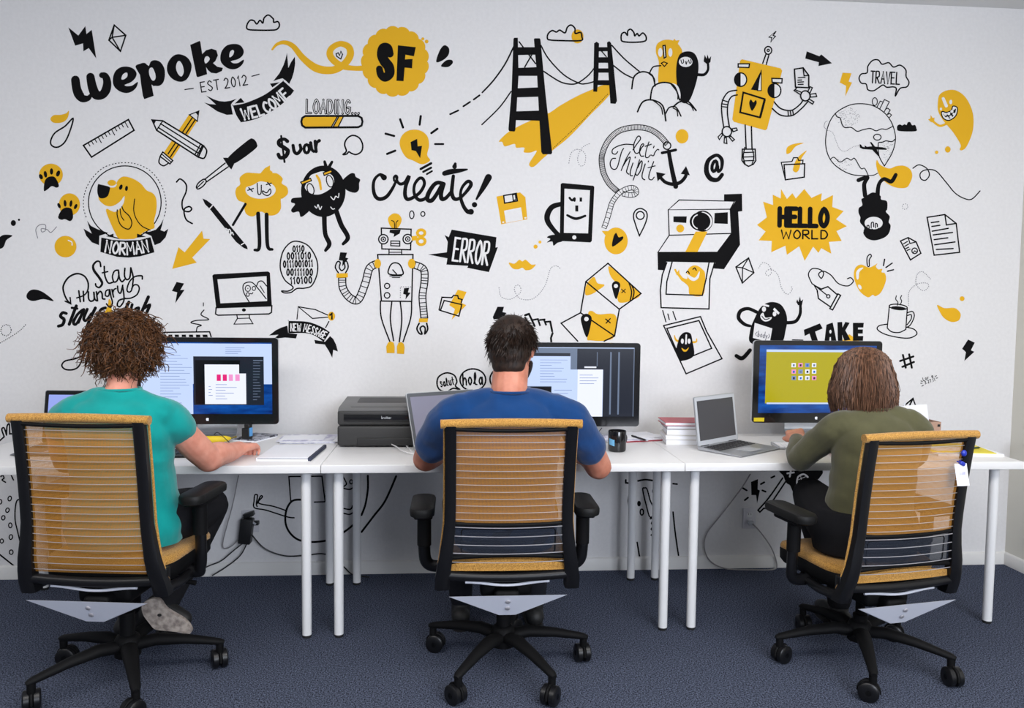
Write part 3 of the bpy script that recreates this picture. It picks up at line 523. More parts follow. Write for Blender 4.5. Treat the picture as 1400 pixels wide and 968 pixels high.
D('map_drawing', 'unfolded outlined map with yellow land and two black pins', 'B5', '''F y 1055,15 1110,60 1222,158 1165,200 1110,207 1100,170 1115,130 1065,70;F y 930,165 938,110 975,72 995,105 1032,115 995,145 960,165;F y 940,400 955,330 945,265 965,252 1000,270 1090,275 1085,385 1030,410 960,408
c k 6 1050,0 1225,160 1110,243 933,97;F k 1093,190 1072,130 1074,105 1092,94 1112,105 1113,130;o w 1092,120 11;s k 4 1122,138 1142,155;s k 4 1142,137 1123,156;S k 6 1160,100 1175,150 1168,195;S k 6 1175,115 1188,150 1180,190
s k 6 933,97 905,262;s k 6 905,262 802,317 890,412;s k 6 1110,243 1085,385 1030,412;s k 6 905,262 1085,385;F k 938,392 908,310 912,278 936,267 960,280 962,310;o w 936,295 12;s k 5 1038,295 1062,315;s k 5 1062,293 1040,317''')
D('lightning_drawing', 'black lightning bolt just above the short haired head', 'B5', 'f k 440,285 465,230 500,230 492,258 512,262 495,300 470,340 475,292 445,298')
D('pixel_hand_drawing', 'black pixel outline of a pointing hand cursor', 'B5', 's k 10 612,275 632,268;s k 9 612,288 640,345;s k 9 634,272 662,332;s k 8 652,300 680,295;s k 8 680,298 690,328;s k 8 690,300 715,297;s k 8 712,300 722,325;s k 8 720,310 745,308;s k 9 745,312 755,360;s k 9 757,370 750,390;s k 9 748,395 750,415')
D('instant_camera_drawing', 'black and white instant camera printing a photo of a yellow figure', 'B1', '''f k 735,293 830,290 832,382 810,385 820,560 735,690 675,685 690,655 430,650 415,695 385,693 383,600 700,600 775,500 770,370 795,330 735,327
f w 440,375 498,323 790,330 768,372 775,500 700,600 383,600 445,510;c k 5 440,375 498,323 790,330 768,372;s k 5 440,375 445,510 775,500 768,372;s k 5 445,510 385,600 700,600 775,500
f y 585,490 648,490 595,598 530,598;f k 467,410 538,410 535,445 467,440;e k 7 622,435 50,52;o k 608,437 55,49;E w 6 606,438 38,38 110 250;E w 5 612,437 58,50 -80 60;f k 685,392 755,388 755,450 683,447;o y 503,474 21
f w 432,652 400,740 402,893 655,900 660,740 685,655;s k 6 432,655 408,720 398,800 402,893 655,900 660,740 685,655;F y 555,825 545,780 505,745 515,735 540,740 540,700 560,675 590,670 620,690 635,720 625,825;f y 560,824 620,826 630,760 545,780
V y 515,745,16 490,712,13;f y 470,690 480,688 488,705 497,690 500,715 485,722;F w 540,715 580,735 605,700 600,735 575,752 550,740;S k 5 535,708 543,700 551,712;S k 5 570,690 580,683 588,695;s k 6 460,652 432,755 428,822 620,828 640,740 655,655''')
D('instant_photo_drawing', 'outlined instant photo of a black horned figure', 'B6', '''c k 6 183,330 378,282 410,360 492,505 302,585;V y 268,415,12 248,405,10 240,382,5;V y 332,418,12 355,415,9 358,400,5;F k 275,515 250,470 258,420 270,385 295,365 325,372 335,410 342,490
o w 282,412 8,14;o w 318,412 8,14;V w 303,380,8 301,425,9;F y 278,448 298,458 316,446 305,465 288,466;c k 6 200,345 370,303 437,450 275,515;s k 5 178,250 195,310;s k 5 205,268 213,298;s k 5 232,255 248,300''')
D('kite_drawing', 'outlined kite right of the drawn instant camera', 'B1', 'c k 6 798,678 865,630 893,708 832,763;s k 5 798,678 833,682 893,708;s k 5 865,630 833,682 832,763')
D('dotted_swirl_drawing', 'dotted looping trail below the yellow starburst', 'B1', 'D g 4 5 5 918,685 940,655 975,670 985,710 965,725 955,705 985,690 1020,720 1040,790 1070,822 1095,800 1090,775')
D('starburst_drawing', 'yellow starburst reading HELLO WORLD', 'B1', '''f y 1037,265 1068,318 1097,287 1115,315 1160,265 1198,312 1253,287 1248,330 1312,297 1308,360 1368,382 1328,425 1385,462 1330,488 1358,540 1290,545 1303,608 1250,578 1235,603 1207,570 1162,645 1133,568 1068,613 1060,565 985,600 988,540 918,537 955,490 910,455 962,415 942,332 995,350 993,295 1035,315
t k 25 90 HELLO 1022,458 1290,462;t k 8 44 WORLD 1030,527 1290,529''')
D('pen_nib_drawing', 'outlined fountain pen nib with a curling line', 'B1', '''c k 6 1208,770 1250,795 1285,782 1335,825 1300,890 1235,845 1228,800;s k 5 1208,770 1280,827;e k 5 1287,833 9;c k 6 1338,820 1352,828 1310,905 1295,898
S k 5 1202,768 1182,720 1200,688 1240,690 1262,710 1250,738 1236,715 1260,700 1300,720 1340,765 1390,778 1419,755 1407,735 1388,740''')
D('apple_drawing', 'yellow apple with a bite taken out', 'B2', '''F y 415,720 425,680 455,665 495,680 525,668 540,658 532,675 545,690 565,688 562,705 580,712 585,750 560,810 530,832 515,825 490,838 450,810 425,765
F w 430,740 428,705 445,685 465,682 445,705 440,740;o w 447,783 8,14 -30;C k 5 487,670 485,630 500,610 508,620 497,640 497,672;s k 6 578,637 572,670;s k 6 618,657 585,680;s k 6 625,692 593,700''')
D('document_drawing', 'outlined page of text lines, the larger of the two pages at the right', 'B2', 'c k 6 803,415 897,400 957,447 975,600 840,615;s k 6 897,400 905,455 957,447;s k 6 825,443 865,437;s k 6 828,463 870,457;s k 6 830,488 915,473;s k 6 835,508 937,495;s k 6 840,533 912,523;s k 6 843,560 950,545;s k 6 852,585 940,580')
D('document_drawing', 'outlined small page with a round chart left of the larger page', 'B2', 'c k 6 662,540 703,522 745,545 770,605 715,640;s k 5 703,522 712,553 745,545;s k 5 678,555 698,543;s k 5 685,568 705,556;s k 5 690,580 705,573;s k 5 697,590 712,583;e k 5 737,592 15;s k 4 727,605 737,592 750,600;d g 4 5 6 671,358 675,347 686,343 697,347 701,358 697,369 686,373 675,369 671,358')
D('drop_drawing', 'yellow drop with a dot at the right edge', 'B2', 'F y 857,878 895,895 950,895 980,925 970,960 930,968 890,945 865,905;o y 988,845 13')
D('coffee_cup_drawing', 'outlined steaming coffee cup on a saucer', 'B7', '''e k 5 650,231 48,14 6;o k 652,237 40,9 6;s k 5 603,228 592,342;S k 5 592,342 615,362 655,366 690,350;s k 5 690,350 698,240;S k 5 698,262 725,255 735,280 715,325 692,340;S k 5 700,276 718,272 718,295 697,325
S k 5 592,322 550,330 540,350 580,375 650,392 710,395 748,375 735,350 695,338;S k 4 645,222 648,205 637,190 640,172;S k 4 660,220 668,200 662,185 668,170;D g 4 4 4 705,225 708,150 750,110 800,105 810,125 780,145 745,110 750,60 780,45 822,85''')
D('waving_figure_drawing', 'round black figure with an apron waving beside the lettering', 'B6', '''F k 650,425 640,360 665,290 700,230 750,205 805,220 835,280 830,350 795,430;V k 675,258,18 630,240,18 590,253,20 580,290,20 610,322,18 642,332,14;V k 832,315,18 880,308,18 905,270,16 907,220,14;f k 885,205 890,190 897,205 905,175 910,200 922,190 915,222 895,222
f w 703,213 742,222 740,232 700,222;f w 770,235 797,262 790,272 762,245;o w 714,243 11,14;o w 770,268 10,13;F w 695,275 710,262 722,287 755,285 745,302 720,308 700,295;S k 4 703,280 720,297 742,292;f w 665,315 758,345 745,418 655,395;t g 4 26 <body> 664,385 745,400;V k 640,460,20 600,502,22 568,490,20''')
D('lettering', 'bold black letters TAKE above the right monitor with a yellow patch', 'B6', '''f y 1125,412 1165,375 1220,412;f k 925,352 1010,318 1025,345 985,362 1000,410 970,418 955,372 930,385;f k 1035,410 1045,325 1078,313 1098,410 1070,412 1068,390 1062,392 1060,412;o w 1066,362 6,10
f k 1103,312 1128,310 1130,340 1145,310 1168,315 1145,355 1172,405 1140,410 1128,378 1130,410 1105,412;f k 1185,315 1243,315 1240,340 1212,340 1212,350 1238,350 1237,372 1212,372 1213,385 1240,385 1238,410 1185,410;s k 5 865,405 920,407''')
D('hash_sign_drawing', 'black hash sign', 'B7', 's k 9 675,485 690,552;s k 9 708,482 722,552;s k 9 660,517 730,493;s k 9 672,548 733,522')
D('lightning_drawing', 'black lightning bolt at the far right', 'B7', 'f k 1020,403 1055,420 1035,460 1053,468 1000,517 1008,470 988,452')
D('signature_drawing', 'tiny handwritten signature with a date', 'B7', 't k 3 18 Lorne 782,622 838,604;t k 3 16 3.27.11 790,640 848,622;s k 3 770,622 778,626;s k 3 768,635 776,635;s k 3 845,600 852,594;s k 3 850,608 858,606;s k 3 775,650 783,645')
D('paper_plane_drawing', 'outlined paper plane behind the right person', 'B7', 's k 7 678,757 728,715 757,793 703,767 728,715')
D('speech_bubble_drawing', 'outlined speech bubbles with the words salut and hola', 'B5', 'C k 7 145,635 155,600 195,580 235,592 250,625 243,650 265,668 230,662 195,680 158,668;t k 6 40 salut 163,655 240,640;e k 7 335,617 68,58;t k 8 62 hola 278,645 392,640;S k 7 440,575 427,600 428,630 445,660')
D('ribbon_drawing', 'black arched ribbon reading NEW MESSAGE under an envelope', 'B4', '''s k 5 643,295 650,230 725,292 808,285;s k 5 650,230 740,245 808,275;o y 826,280 19,24;s k 8 818,274 828,265 828,294;s k 5 812,308 795,340
F k 599,304 603,305 700,310 770,335 813,362 815,368 787,412 783,415 740,385 690,370 602,370 598,366;f k 592,330 560,340 530,355 495,382 545,378 520,400 580,393 638,398 645,375 597,370
f k 740,425 790,430 812,465 830,500 835,458 860,467 850,430 835,400 818,385 792,415 735,405;t w 6 38 NEW_MESSAGE 608,358 700,364 790,402''')
D('piano_drawing', 'outlined keyboard of black keys above the left monitor', 'B3', 's k 6 860,447 870,443 1110,440 1122,480;f k 866,455 880,455 882,480 866,480;f k 892,455 912,455 915,480 892,480;f k 925,455 947,455 950,480 927,480;f k 962,455 984,455 987,480 964,480;f k 1000,455 1022,455 1025,480 1002,480;f k 1037,455 1060,455 1062,480 1040,480;f k 1072,455 1098,455 1102,480 1076,480;S k 5 1040,440 1045,415 1065,405 1012,392 1040,380 1105,375 1065,350 1080,325;d k 5 20 14 1077,305 1077,258')
D('drop_drawing', 'outlined drop left of the curly hair', 'B3', 'S k 7 450,530 425,610 395,638 350,640 328,620 345,595 400,582 450,560')
D('dotted_swirl_drawing', 'dotted loop at the left edge of the wall', 'B3', 'd k 5 5 5 60,430 55,450 35,462 12,455 4,435 10,412 32,402 52,408 60,430;D k 5 5 5 0,500 60,465 110,430 142,395')
D('spotted_creature_drawing', 'outlined long eared spotted creature behind the left chair', 'B8', '''S k 7 22,220 10,182 22,175 35,212;S k 7 35,205 38,165 50,155 52,207;S k 7 52,205 90,210 130,237;s k 7 -5,245 22,222;S k 7 75,262 80,232 92,232 102,247;e k 5 52,548 9,13 15;e k 5 40,610 9,12 20;e k 5 18,650 9,12 15;e k 5 55,690 9,13;e k 5 58,752 9,13 10;e k 5 10,773 9,11;e k 5 60,832 10,12;e k 5 115,522 12,12;e k 5 2,565 8,12
S k 6 152,535 130,557 90,560 80,650 98,740 125,850;s k 7 0,845 100,925;S k 6 5,432 15,425 22,440 12,450 30,462;s k 6 58,420 72,450''')
D('reclining_figure_drawing', 'outlined round figure with a laptop and one raised leg below the left desk', 'C1', '''S k 9 682,555 620,560 587,610 583,680 610,735 660,770 740,778 830,762 900,720 940,688;s k 6 610,562 600,432 775,430 792,565 735,567;o k 672,490 7,11
S k 6 628,650 590,645 480,610 418,597 416,560 420,530 434,532 428,575 432,590;S k 6 585,612 520,590 440,572 460,540 450,536 432,575;S k 6 795,510 812,490 818,470;S k 6 800,565 820,540 792,535;S k 6 885,430 905,470 885,490 920,500 940,490;e k 5 930,460 8,11;S k 6 885,600 925,605 938,585;S k 6 885,625 920,632 940,622
S k 9 1018,428 1018,500 1005,580 985,635;S k 9 1168,430 1110,560 1050,640 985,725''')
D('face_drawing', 'outlined long nosed face below the middle desk', 'C3', 's k 8 215,450 215,465 235,467;S k 8 280,455 320,448 370,455;s k 7 465,470 487,472;C k 6 305,505 315,492 328,500 345,560 367,608 358,640 342,645 330,610;o k 362,510 9,14;o k 285,575 10,15;e k 6 300,620 9,16;S k 7 345,655 368,650 352,680 370,690 350,710 367,725 350,742 368,745;S k 7 235,515 228,560 235,600;s k 7 275,780 290,870;s k 7 405,770 412,860;S k 7 465,620 478,740 497,868')
D('lightning_drawing', 'black lightning bolt with rays below the right desk', 'C3', 'f k 878,460 915,445 913,500 925,505 910,575 905,530 880,530;s k 8 835,493 855,505;s k 8 930,472 948,462;s k 8 985,438 1002,430;s k 8 845,557 862,543;s k 8 938,505 955,512')
D('shaggy_creature_drawing', 'shaggy black creature with a toothy white mouth below the right desk', 'C3', '''F k 1040,395 1245,395 1240,440 1217,455 1225,490 1205,500 1190,530 1160,525 1140,528 1105,520 1085,480 1065,465 1050,430;s w 9 1070,415 1105,410;s w 9 1090,395 1083,432;F w 1117,475 1123,432 1155,415 1182,432 1175,450 1150,455 1130,480;F k 1125,468 1130,438 1155,424 1172,435 1168,443 1147,447 1132,468;s w 3 1125,450 1168,432;s w 3 1140,428 1145,450
s k 7 1045,440 990,520 960,560 915,610 925,620 945,600 975,600 990,565 1060,460;S k 7 1112,595 1090,612 1068,622 1112,625;s k 7 1215,480 1240,487''')
# ------------------------------------------------------------------ desks
DT = .74; DTH = .034; DF, DB = -.837, -.087
DESKW = mat('white_desk_laminate', s2l(232, 231, 230), .38, spec=.5)
LEGW = mat('white_leg_enamel', s2l(226, 226, 226), .3, spec=.5)
RUBB = mat('black_rubber', (.012, .012, .013), .7)
def desk(label, x0, x1, legs):
    t = thing('desk', label, 'desk', ((x0+x1)/2, (DF+DB)/2, 0), group='white desks in a row')
    MB().box(((x0+x1)/2, (DF+DB)/2, DT-DTH/2), (x1-x0, DB-DF, DTH), bev=.003).build('tabletop', DESKW, t, world=True)
    for (lx, ly) in legs:
        m = MB(); m.lathe([(.045, DT-DTH-.006), (.045, DT-DTH), ], (lx, ly, 0)); m.lathe([(.0195, .012), (.0205, DT-DTH-.006)], (lx, ly, 0), 24)
        l = m.build('leg', LEGW, t, world=True)
        MB().lathe([(.017, 0), (.0185, .003), (.0185, .012), (.016, .0125)], (lx, ly, 0), 24).build('foot_glide', RUBB, l, world=True)
LF, LB = DF+.07, DB-.07
desk('white desk with the notepad where the green shirted person sits, leftmost desk', -2.252, -.752, [(-2.18, LF), (-.822, LF), (-2.18, LB), (-.822, LB)])
desk('white desk carrying the printer and black mug, middle desk of the row', -.75, .75, [(-.69, LF), (.69, LF), (-.69, LB), (.69, LB)])
desk('white desk with the yellow screen monitor and the yellow folder, rightmost desk', .752, 2.25, [(.815, LF), (2.165, LF), (.815, LB), (2.165, LB)])

# ------------------------------------------------------------------ monitors
BLK = mat('black_glass', (.010, .010, .011), .12, spec=.5)
ALU = mat('aluminium', s2l(196, 199, 204), .32, metal=.75)
SILV = mat('silver_plastic', s2l(190, 193, 198), .4)
def emis(name, col, k=1.0):
    c = s2l(*col); return mat(name, (c[0]*.04, c[1]*.04, c[2]*.04), .16, emit=c, estr=k*.84)
WALLP = emis('screen_wallpaper', (16, 66, 160))
_nt = WALLP.node_tree; _b = _nt.nodes['Principled BSDF']
_tc = _nt.nodes.new('ShaderNodeTexCoord'); _mp = _nt.nodes.new('ShaderNodeMapping'); _mp.inputs['Scale'].default_value = (1.6, 1, 7); _mp.inputs['Rotation'].default_value = (0, .12, 0)
_w = _nt.nodes.new('ShaderNodeTexNoise'); _w.inputs['Scale'].default_value = 5; _w.inputs['Detail'].default_value = 6
_r = _nt.nodes.new('ShaderNodeValToRGB'); _r.color_ramp.elements[0].position = .3; _r.color_ramp.elements[1].position = .72
_r.color_ramp.elements[0].color = (*s2l(3, 24, 88), 1); _r.color_ramp.elements[1].color = (*s2l(20, 88, 176), 1)
_nt.links.new(_tc.outputs['Object'], _mp.inputs[0]); _nt.links.new(_mp.outputs[0], _w.inputs['Vector']); _nt.links.new(_w.outputs[0], _r.inputs[0]); _nt.links.new(_r.outputs[0], _b.inputs['Emission Color'])
PALE = emis('screen_pale_window', (196, 214, 250)); PAGE = emis('screen_white_page', (236, 240, 255)); DARKW = emis('screen_dark_window', (34, 38, 50)); BLKW = emis('screen_black', (12, 12, 16))
GREYW = emis('screen_grey', (108, 122, 146)); PINK = emis('screen_pink', (226, 40, 120)); PINK2 = emis('screen_light_pink', (240, 150, 205)); OLIV = emis('screen_olive_yellow', (176, 165, 22)); INKW = emis('screen_text_blue', (128, 146, 196)); BLUEW = emis('screen_blue', (40, 104, 190))
def rrect(w, h, r, n=6):
    P = []
    for cx, cy, a0 in ((w/2-r, h/2-r, 0), (-w/2+r, h/2-r, 90), (-w/2+r, -h/2+r, 180), (w/2-r, -h/2+r, 270)):
        for i in range(n+1):
            a = math.radians(a0+90*i/n); P.append((cx+r*math.cos(a), cy+r*math.sin(a)))
    return P
APPLE = [(0, .33), (.2, .38), (.42, .3), (.5, .1), (.38, -.02), (.38, -.2), (.5, -.32), (.3, -.5), (.1, -.46), (0, -.42), (-.1, -.46), (-.3, -.5), (-.48, -.2), (-.5, .1), (-.4, .3), (-.2, .38)]
def monitor(label, xc, zb, Y, frame, patches):
    W, H = .655, .408
    t = thing('monitor', label, 'monitor', (xc, Y+.06, DT), group='desktop monitors')
    zc = zb+H/2
    m = MB(); m.prism(rrect(W, H, .016), lambda u, v, s: Vector((xc+u, s, zc+v)), Y, Y+.006); m.build('bezel', BLK, t, world=True)
    m = MB(); m.prism(rrect(W, H, .016), lambda u, v, s: Vector((xc+u, s, zc+v)), Y+.006, Y+.022); m.prism(rrect(W-.16, H-.1, .03), lambda u, v, s: Vector((xc+u, s, zc+v)), Y+.022, Y+.034); m.build('back_shell', ALU, t, world=True)
    sw, sh = .597, .336; sz = zb+.049+sh/2
    s = MB().box((xc, Y-.0003, sz), (sw, .0008, sh)).build('screen', WALLP, t, smooth=0, world=True)
    ox, oy = FR[frame]
    for i, (nm, mt, x0, y0, x1, y1) in enumerate(patches):
        a = onY(ox+x0*ZF, oy+y0*ZF, Y); b = onY(ox+x1*ZF, oy+y1*ZF, Y)
        ax, bx = max(min(a.x, b.x), xc-sw/2), min(max(a.x, b.x), xc+sw/2); az, bz = max(min(a.z, b.z), sz-sh/2), min(max(a.z, b.z), sz+sh/2)
        MB().box(((ax+bx)/2, Y-.0009-.00012*i, (az+bz)/2), (bx-ax, .0003, bz-az)).build(nm, mt, s, smooth=0, world=True)
    m = MB(); m.prism([(x*.013, z*.016) for x, z in APPLE], lambda u, v, q: Vector((xc+u, q, zb+.024+v)), Y-.0008, Y); m.build('logo', PAGE, t, smooth=0, world=True)
    # bent sheet stand: neck behind the screen, foot forward on the desk
    pr = [(-.10, .002), (-.095, .008), (.06, .008), (.085, .014), (.10, .035), (.092, .08), (.072, .16), (.062, .22), (.030, .22)]
    prb = [(y-.0, z) for y, z in pr]
    m = MB(); n = len(pr); hw = .095
    out = crom(prb[1:-1], False, 5); inn = []
    for i, (y, z) in enumerate(out):
        a, b = out[max(0, i-1)], out[min(len(out)-1, i+1)]; dx, dy = b[0]-a[0], b[1]-a[1]; L = math.hypot(dx, dy); inn.append((y+dy/L*.007, z-dx/L*.007))
    poly = out+inn[::-1]
    m.prism(poly, lambda u, v, s: Vector((xc+s, Y+.05+u, DT+max(v, .0005))), -hw, hw); m.build('stand', ALU, t, world=True)
    return t
MY = -.27
def text_lines(x0, x1, y0, y1, n, mt=None):
    rnd = random.Random(int(x0+y0)); return [('text_line', mt or INKW, x0, y0+(y1-y0)*i/n, x0+(x1-x0)*rnd.uniform(.35, 1), y0+(y1-y0)*i/n+3) for i in range(n)]
q = onY(381, 580, MY); xcL = q.x-.3275
monitor('black framed monitor showing a photo editor with pink phones, beside the curly haired person', xcL, q.z, MY, 'B4', [
 ('window', PALE, -200, 422, 517, 640), ('window', PALE, -200, 600, 95, 830)]+text_lines(-80, 90, 455, 800, 22)+text_lines(265, 400, 446, 485, 4)+[
 ('window', DARKW, 95, 492, 470, 750), ('canvas', BLKW, 105, 512, 345, 745), ('page', PAGE, 155, 535, 340, 745), ('page', PAGE, 335, 583, 376, 745), ('panel', GREYW, 412, 512, 462, 517)]+
 text_lines(412, 462, 525, 735, 14, GREYW)+[('phone_picture', PINK, 220, 588, 242, 622), ('phone_picture', PINK, 252, 588, 274, 622), ('phone_picture', PINK2, 284, 588, 306, 622), ('phone_picture', PINK2, 318, 588, 342, 622)]+text_lines(215, 330, 640, 730, 6)+text_lines(178, 200, 650, 712, 4))
q = onY(873.5, 583, MY)
monitor('black framed monitor with dark and white windows, beside the blue shirted person', q.x-.3275, q.z, MY, 'B5', [
 ('wallpaper', GREYW, 500, 443, 1190, 815), ('menu_bar', PALE, 500, 443, 1190, 451), ('window', DARKW, 888, 452, 1180, 815), ('panel_line', GREYW, 992, 470, 994, 545), ('panel_line', GREYW, 1062, 470, 1064, 800), ('panel_line', GREYW, 1105, 470, 1107, 800),
 ('window', PALE, 752, 562, 1020, 815), ('page', PAGE, 890, 562, 1018, 815)]+text_lines(765, 860, 670, 790, 7)+text_lines(900, 1000, 590, 650, 4)+[
 ('title_bar', PAGE, 925, 546, 988, 554), ('window', PALE, 600, 490, 850, 650), ('title_bar', DARKW, 600, 474, 850, 492)]+text_lines(690, 840, 510, 640, 9)+[('panel', BLKW, 640, 653, 750, 695)])
q = onY(1028, 578, MY)
tR = monitor('black framed monitor showing a plain olive yellow page, beside the person in the olive top', q.x+.3275, q.z, MY, 'B6', [
 ('window', OLIV, 728, 456, 1330, 742), ('title_bar', PALE, 728, 456, 1330, 472), ('window_edge', PALE, 728, 737, 1330, 746)]+
 [('portrait_picture', (PAGE, PINK2, INKW, PAGE)[(i+j) % 4], 860+i*36, 528+j*34, 882+i*36, 550+j*34) for j in range(3) for i in range(4)]+
 [('portrait_head', (GREYW, DARKW, BLUEW)[(i+2*j) % 3], 866+i*36, 534+j*34, 876+i*36, 546+j*34) for j in range(3) for i in range(4)])
STICK = mat('yellow_sticky_paper', s2l(240, 216, 40), .8)
a, b = onY(1030.5, 571, MY), onY(1044.5, 576.3, MY)
tag(MB().box(((a.x+b.x)/2, MY-.0012, (a.z+b.z)/2), (b.x-a.x, .0012, a.z-b.z)).build('sticky_note', STICK, smooth=0), 'yellow sticky note on the lower left corner of the right monitor', 'note')

# ------------------------------------------------------------------ laptops
KEYS = mat('dark_keys', (.02, .02, .022), .5)
def laptop(label, loc, rz, lid, scr, patches=(), W=.325, Dp=.227, frame=ALU, tone=None):
    """local: hinge on the x axis at y=0, base runs to -y"""
    t = thing('laptop', label, 'laptop', loc, rz, 'laptops on the desks')
    m = MB(); m.prism([(0, .004), (0, .016), (-Dp+.01, .008), (-Dp, .006), (-Dp+.005, .003)], lambda u, v, s: Vector((s, u, v)), -W/2, W/2); base = m.build('base', frame, t)
    m = MB()
    for r in range(5):
        for c in range(12): m.box((-W*.41+c*W*.0745, -.025-r*.0185, .0165-r*.0009-.0008), (W*.062, .0145, .0025))
    m.build('keyboard', KEYS, base); MB().box((0, -.165, .0112), (.10, .075, .0008)).build('trackpad', SILV, base)
    A = Matrix.Rotation(lid, 3, 'X'); h = Dp; o = Vector((0, -.002, .0165))
    f = lambda u, v, s: A @ Vector((u, s, v+h/2))+o
    m = MB(); m.prism(rrect(W, h, .01), f, 0, .006); ld = m.build('lid', frame, t)
    m = MB(); m.prism(rrect(W-.006, h-.006, .008), f, -.0008, 0); m.build('screen_bezel', tone or BLK, ld)
    sw, sh = W-.036, h-.04
    m = MB(); m.prism([(-sw/2, -sh/2+.004), (sw/2, -sh/2+.004), (sw/2, sh/2), (-sw/2, sh/2)], f, -.0015, -.0008); m.build('screen', scr, ld, smooth=0)
    for k in (-1, 1):
        m = MB(); m.tube([(k*W*.34-.03, 0, .0155), (k*W*.34+.03, 0, .0155)], .0045, 10); m.build('hinge', KEYS, base)
    for sx in (-1, 1):
        for sy in (.02, Dp-.03): MB().lathe([(.007, 0), (.007, .005)], (sx*W*.42, -sy, 0), 10).build('rubber_foot', RUBB, base)
    return t
SCRD = mat('dim_screen', s2l(52, 52, 56), .2, spec=.5, emit=s2l(56, 56, 60), estr=.5)
SCRG = mat('grey_matte_screen', s2l(110, 110, 126), .35, emit=s2l(112, 112, 132), estr=.45)
BEZG = mat('grey_bezel', s2l(88, 92, 98), .5)
h0, h1 = onZ(960, 615.5, DT), onZ(1003, 605.5, DT); cR = (h0+h1)/2
laptop('slim silver laptop open beside the stack of books', (cR.x, cR.y, DT), math.radians(37), math.radians(-8), SCRD, tone=SILV)
hL = onZ(566, 617, DT); ph = math.radians(30)
laptop('silver laptop with a grey screen between the printer and the blue shirted person', (hL.x+.18*math.cos(ph), hL.y+.18*math.sin(ph), DT), ph, math.radians(-20), SCRG, W=.36, Dp=.25, tone=BEZG)
hl = onY(55, 575, -.42)
laptop('laptop with a lit blue screen at the far left behind the green shirt', (hl.x+.155, -.40, DT), math.radians(-3), math.radians(-10), emis('screen_lavender', (150, 165, 235)), W=.33, Dp=.235, frame=BEZG)

# ------------------------------------------------------------------ printer
PRN = mat('dark_grey_printer_plastic', s2l(52, 52, 52), .55); PRT = mat('grey_printer_top', s2l(104, 104, 104), .5)
pf = onZ(461, 612, DT); px0, px1, py0, py1 = pf.x, pf.x+.375, pf.y, pf.y+.335
pxc, pyc = (px0+px1)/2, (py0+py1)/2
t = thing('printer', 'dark grey laser printer on the middle desk', 'printer', (pxc, pyc, DT))
MB().box((pxc, pyc, DT+.052), (px1-px0, py1-py0, .094), bev=.012).build('lower_body', PRN, t, world=True)
for sx in (-1, 1):
    for sy in (-1, 1): MB().box((pxc+sx*.14, pyc+sy*.12, DT+.004), (.04, .03, .008)).build('foot', RUBB, t, world=True)
MB().box((pxc, pyc-.001, DT+.1355), (px1-px0-.002, py1-py0, .069), bev=.012).build('upper_body', PRN, t, world=True)
m = MB(); m.prism([(py0+.004, .172), (py0+.03, .180), (py1-.02, .196), (py1-.004, .188), (py1-.004, .168), (py0+.004, .166)], lambda u, v, s: Vector((s, u, DT+v)), px0+.004, px1-.004); m.build('top_cover', PRT, t, world=True)
m = MB(); zt = lambda y: .180+(y-py0-.03)*.016/(py1-py0-.05)
ya, yb = py0+.15, py0+.27
m.prism([(ya, zt(ya)+.0015), (yb, zt(yb)+.0015), (yb, zt(yb)), (ya, zt(ya))], lambda u, v, s: Vector((s, u, DT+v)), pxc-.115, pxc+.115); m.build('output_slot', KEYS, t, world=True)
m = MB(); ya, yb = py0+.035, py0+.045; m.prism([(ya, zt(ya)+.002), (yb, zt(yb)+.002), (yb, zt(yb)), (ya, zt(ya))], lambda u, v, s: Vector((s, u, DT+v)), pxc-.13, pxc+.16); m.build('control_strip', mat('printer_strip', s2l(70, 70, 70), .4), t, world=True)
fp = MB().box((pxc+.005, py0-.0035, DT+.137), (px1-px0-.05, .006, .034), bev=.002).build('front_panel', BLK, t, world=True)
MB().box((pxc+.03, py0-.002, DT+.026), (px1-px0-.12, .006, .034), bev=.002).build('paper_tray', mat('printer_tray', s2l(40, 40, 40), .5), t, world=True)
def letters(txt, name, mt, parent, P, h, wd, x0, x1, z0):
    """raised lettering: stroke font laid on a vertical face at depth P facing -y"""
    m = MB(); u = (x1-x0)/len(txt)
    for i, ch in enumerate(txt):
        for op in FONT.get(ch, []):
            k, rest = op.split(' ', 1); pts = [tuple(map(float, q.split(','))) for q in rest.split()]
            if k in 'SC': pts = crom(pts, k == 'C', 5)
            m.tube([(x0+i*u+x*u*.74, P, z0+y*h) for x, y in pts], wd, 6, closed=(k == 'C'))
    return m.build(name, mt, parent, world=True)
letters('brother', 'logo', SILV, fp, py0-.0068, .011, .0011, pxc+.012, pxc+.058, DT+.132)

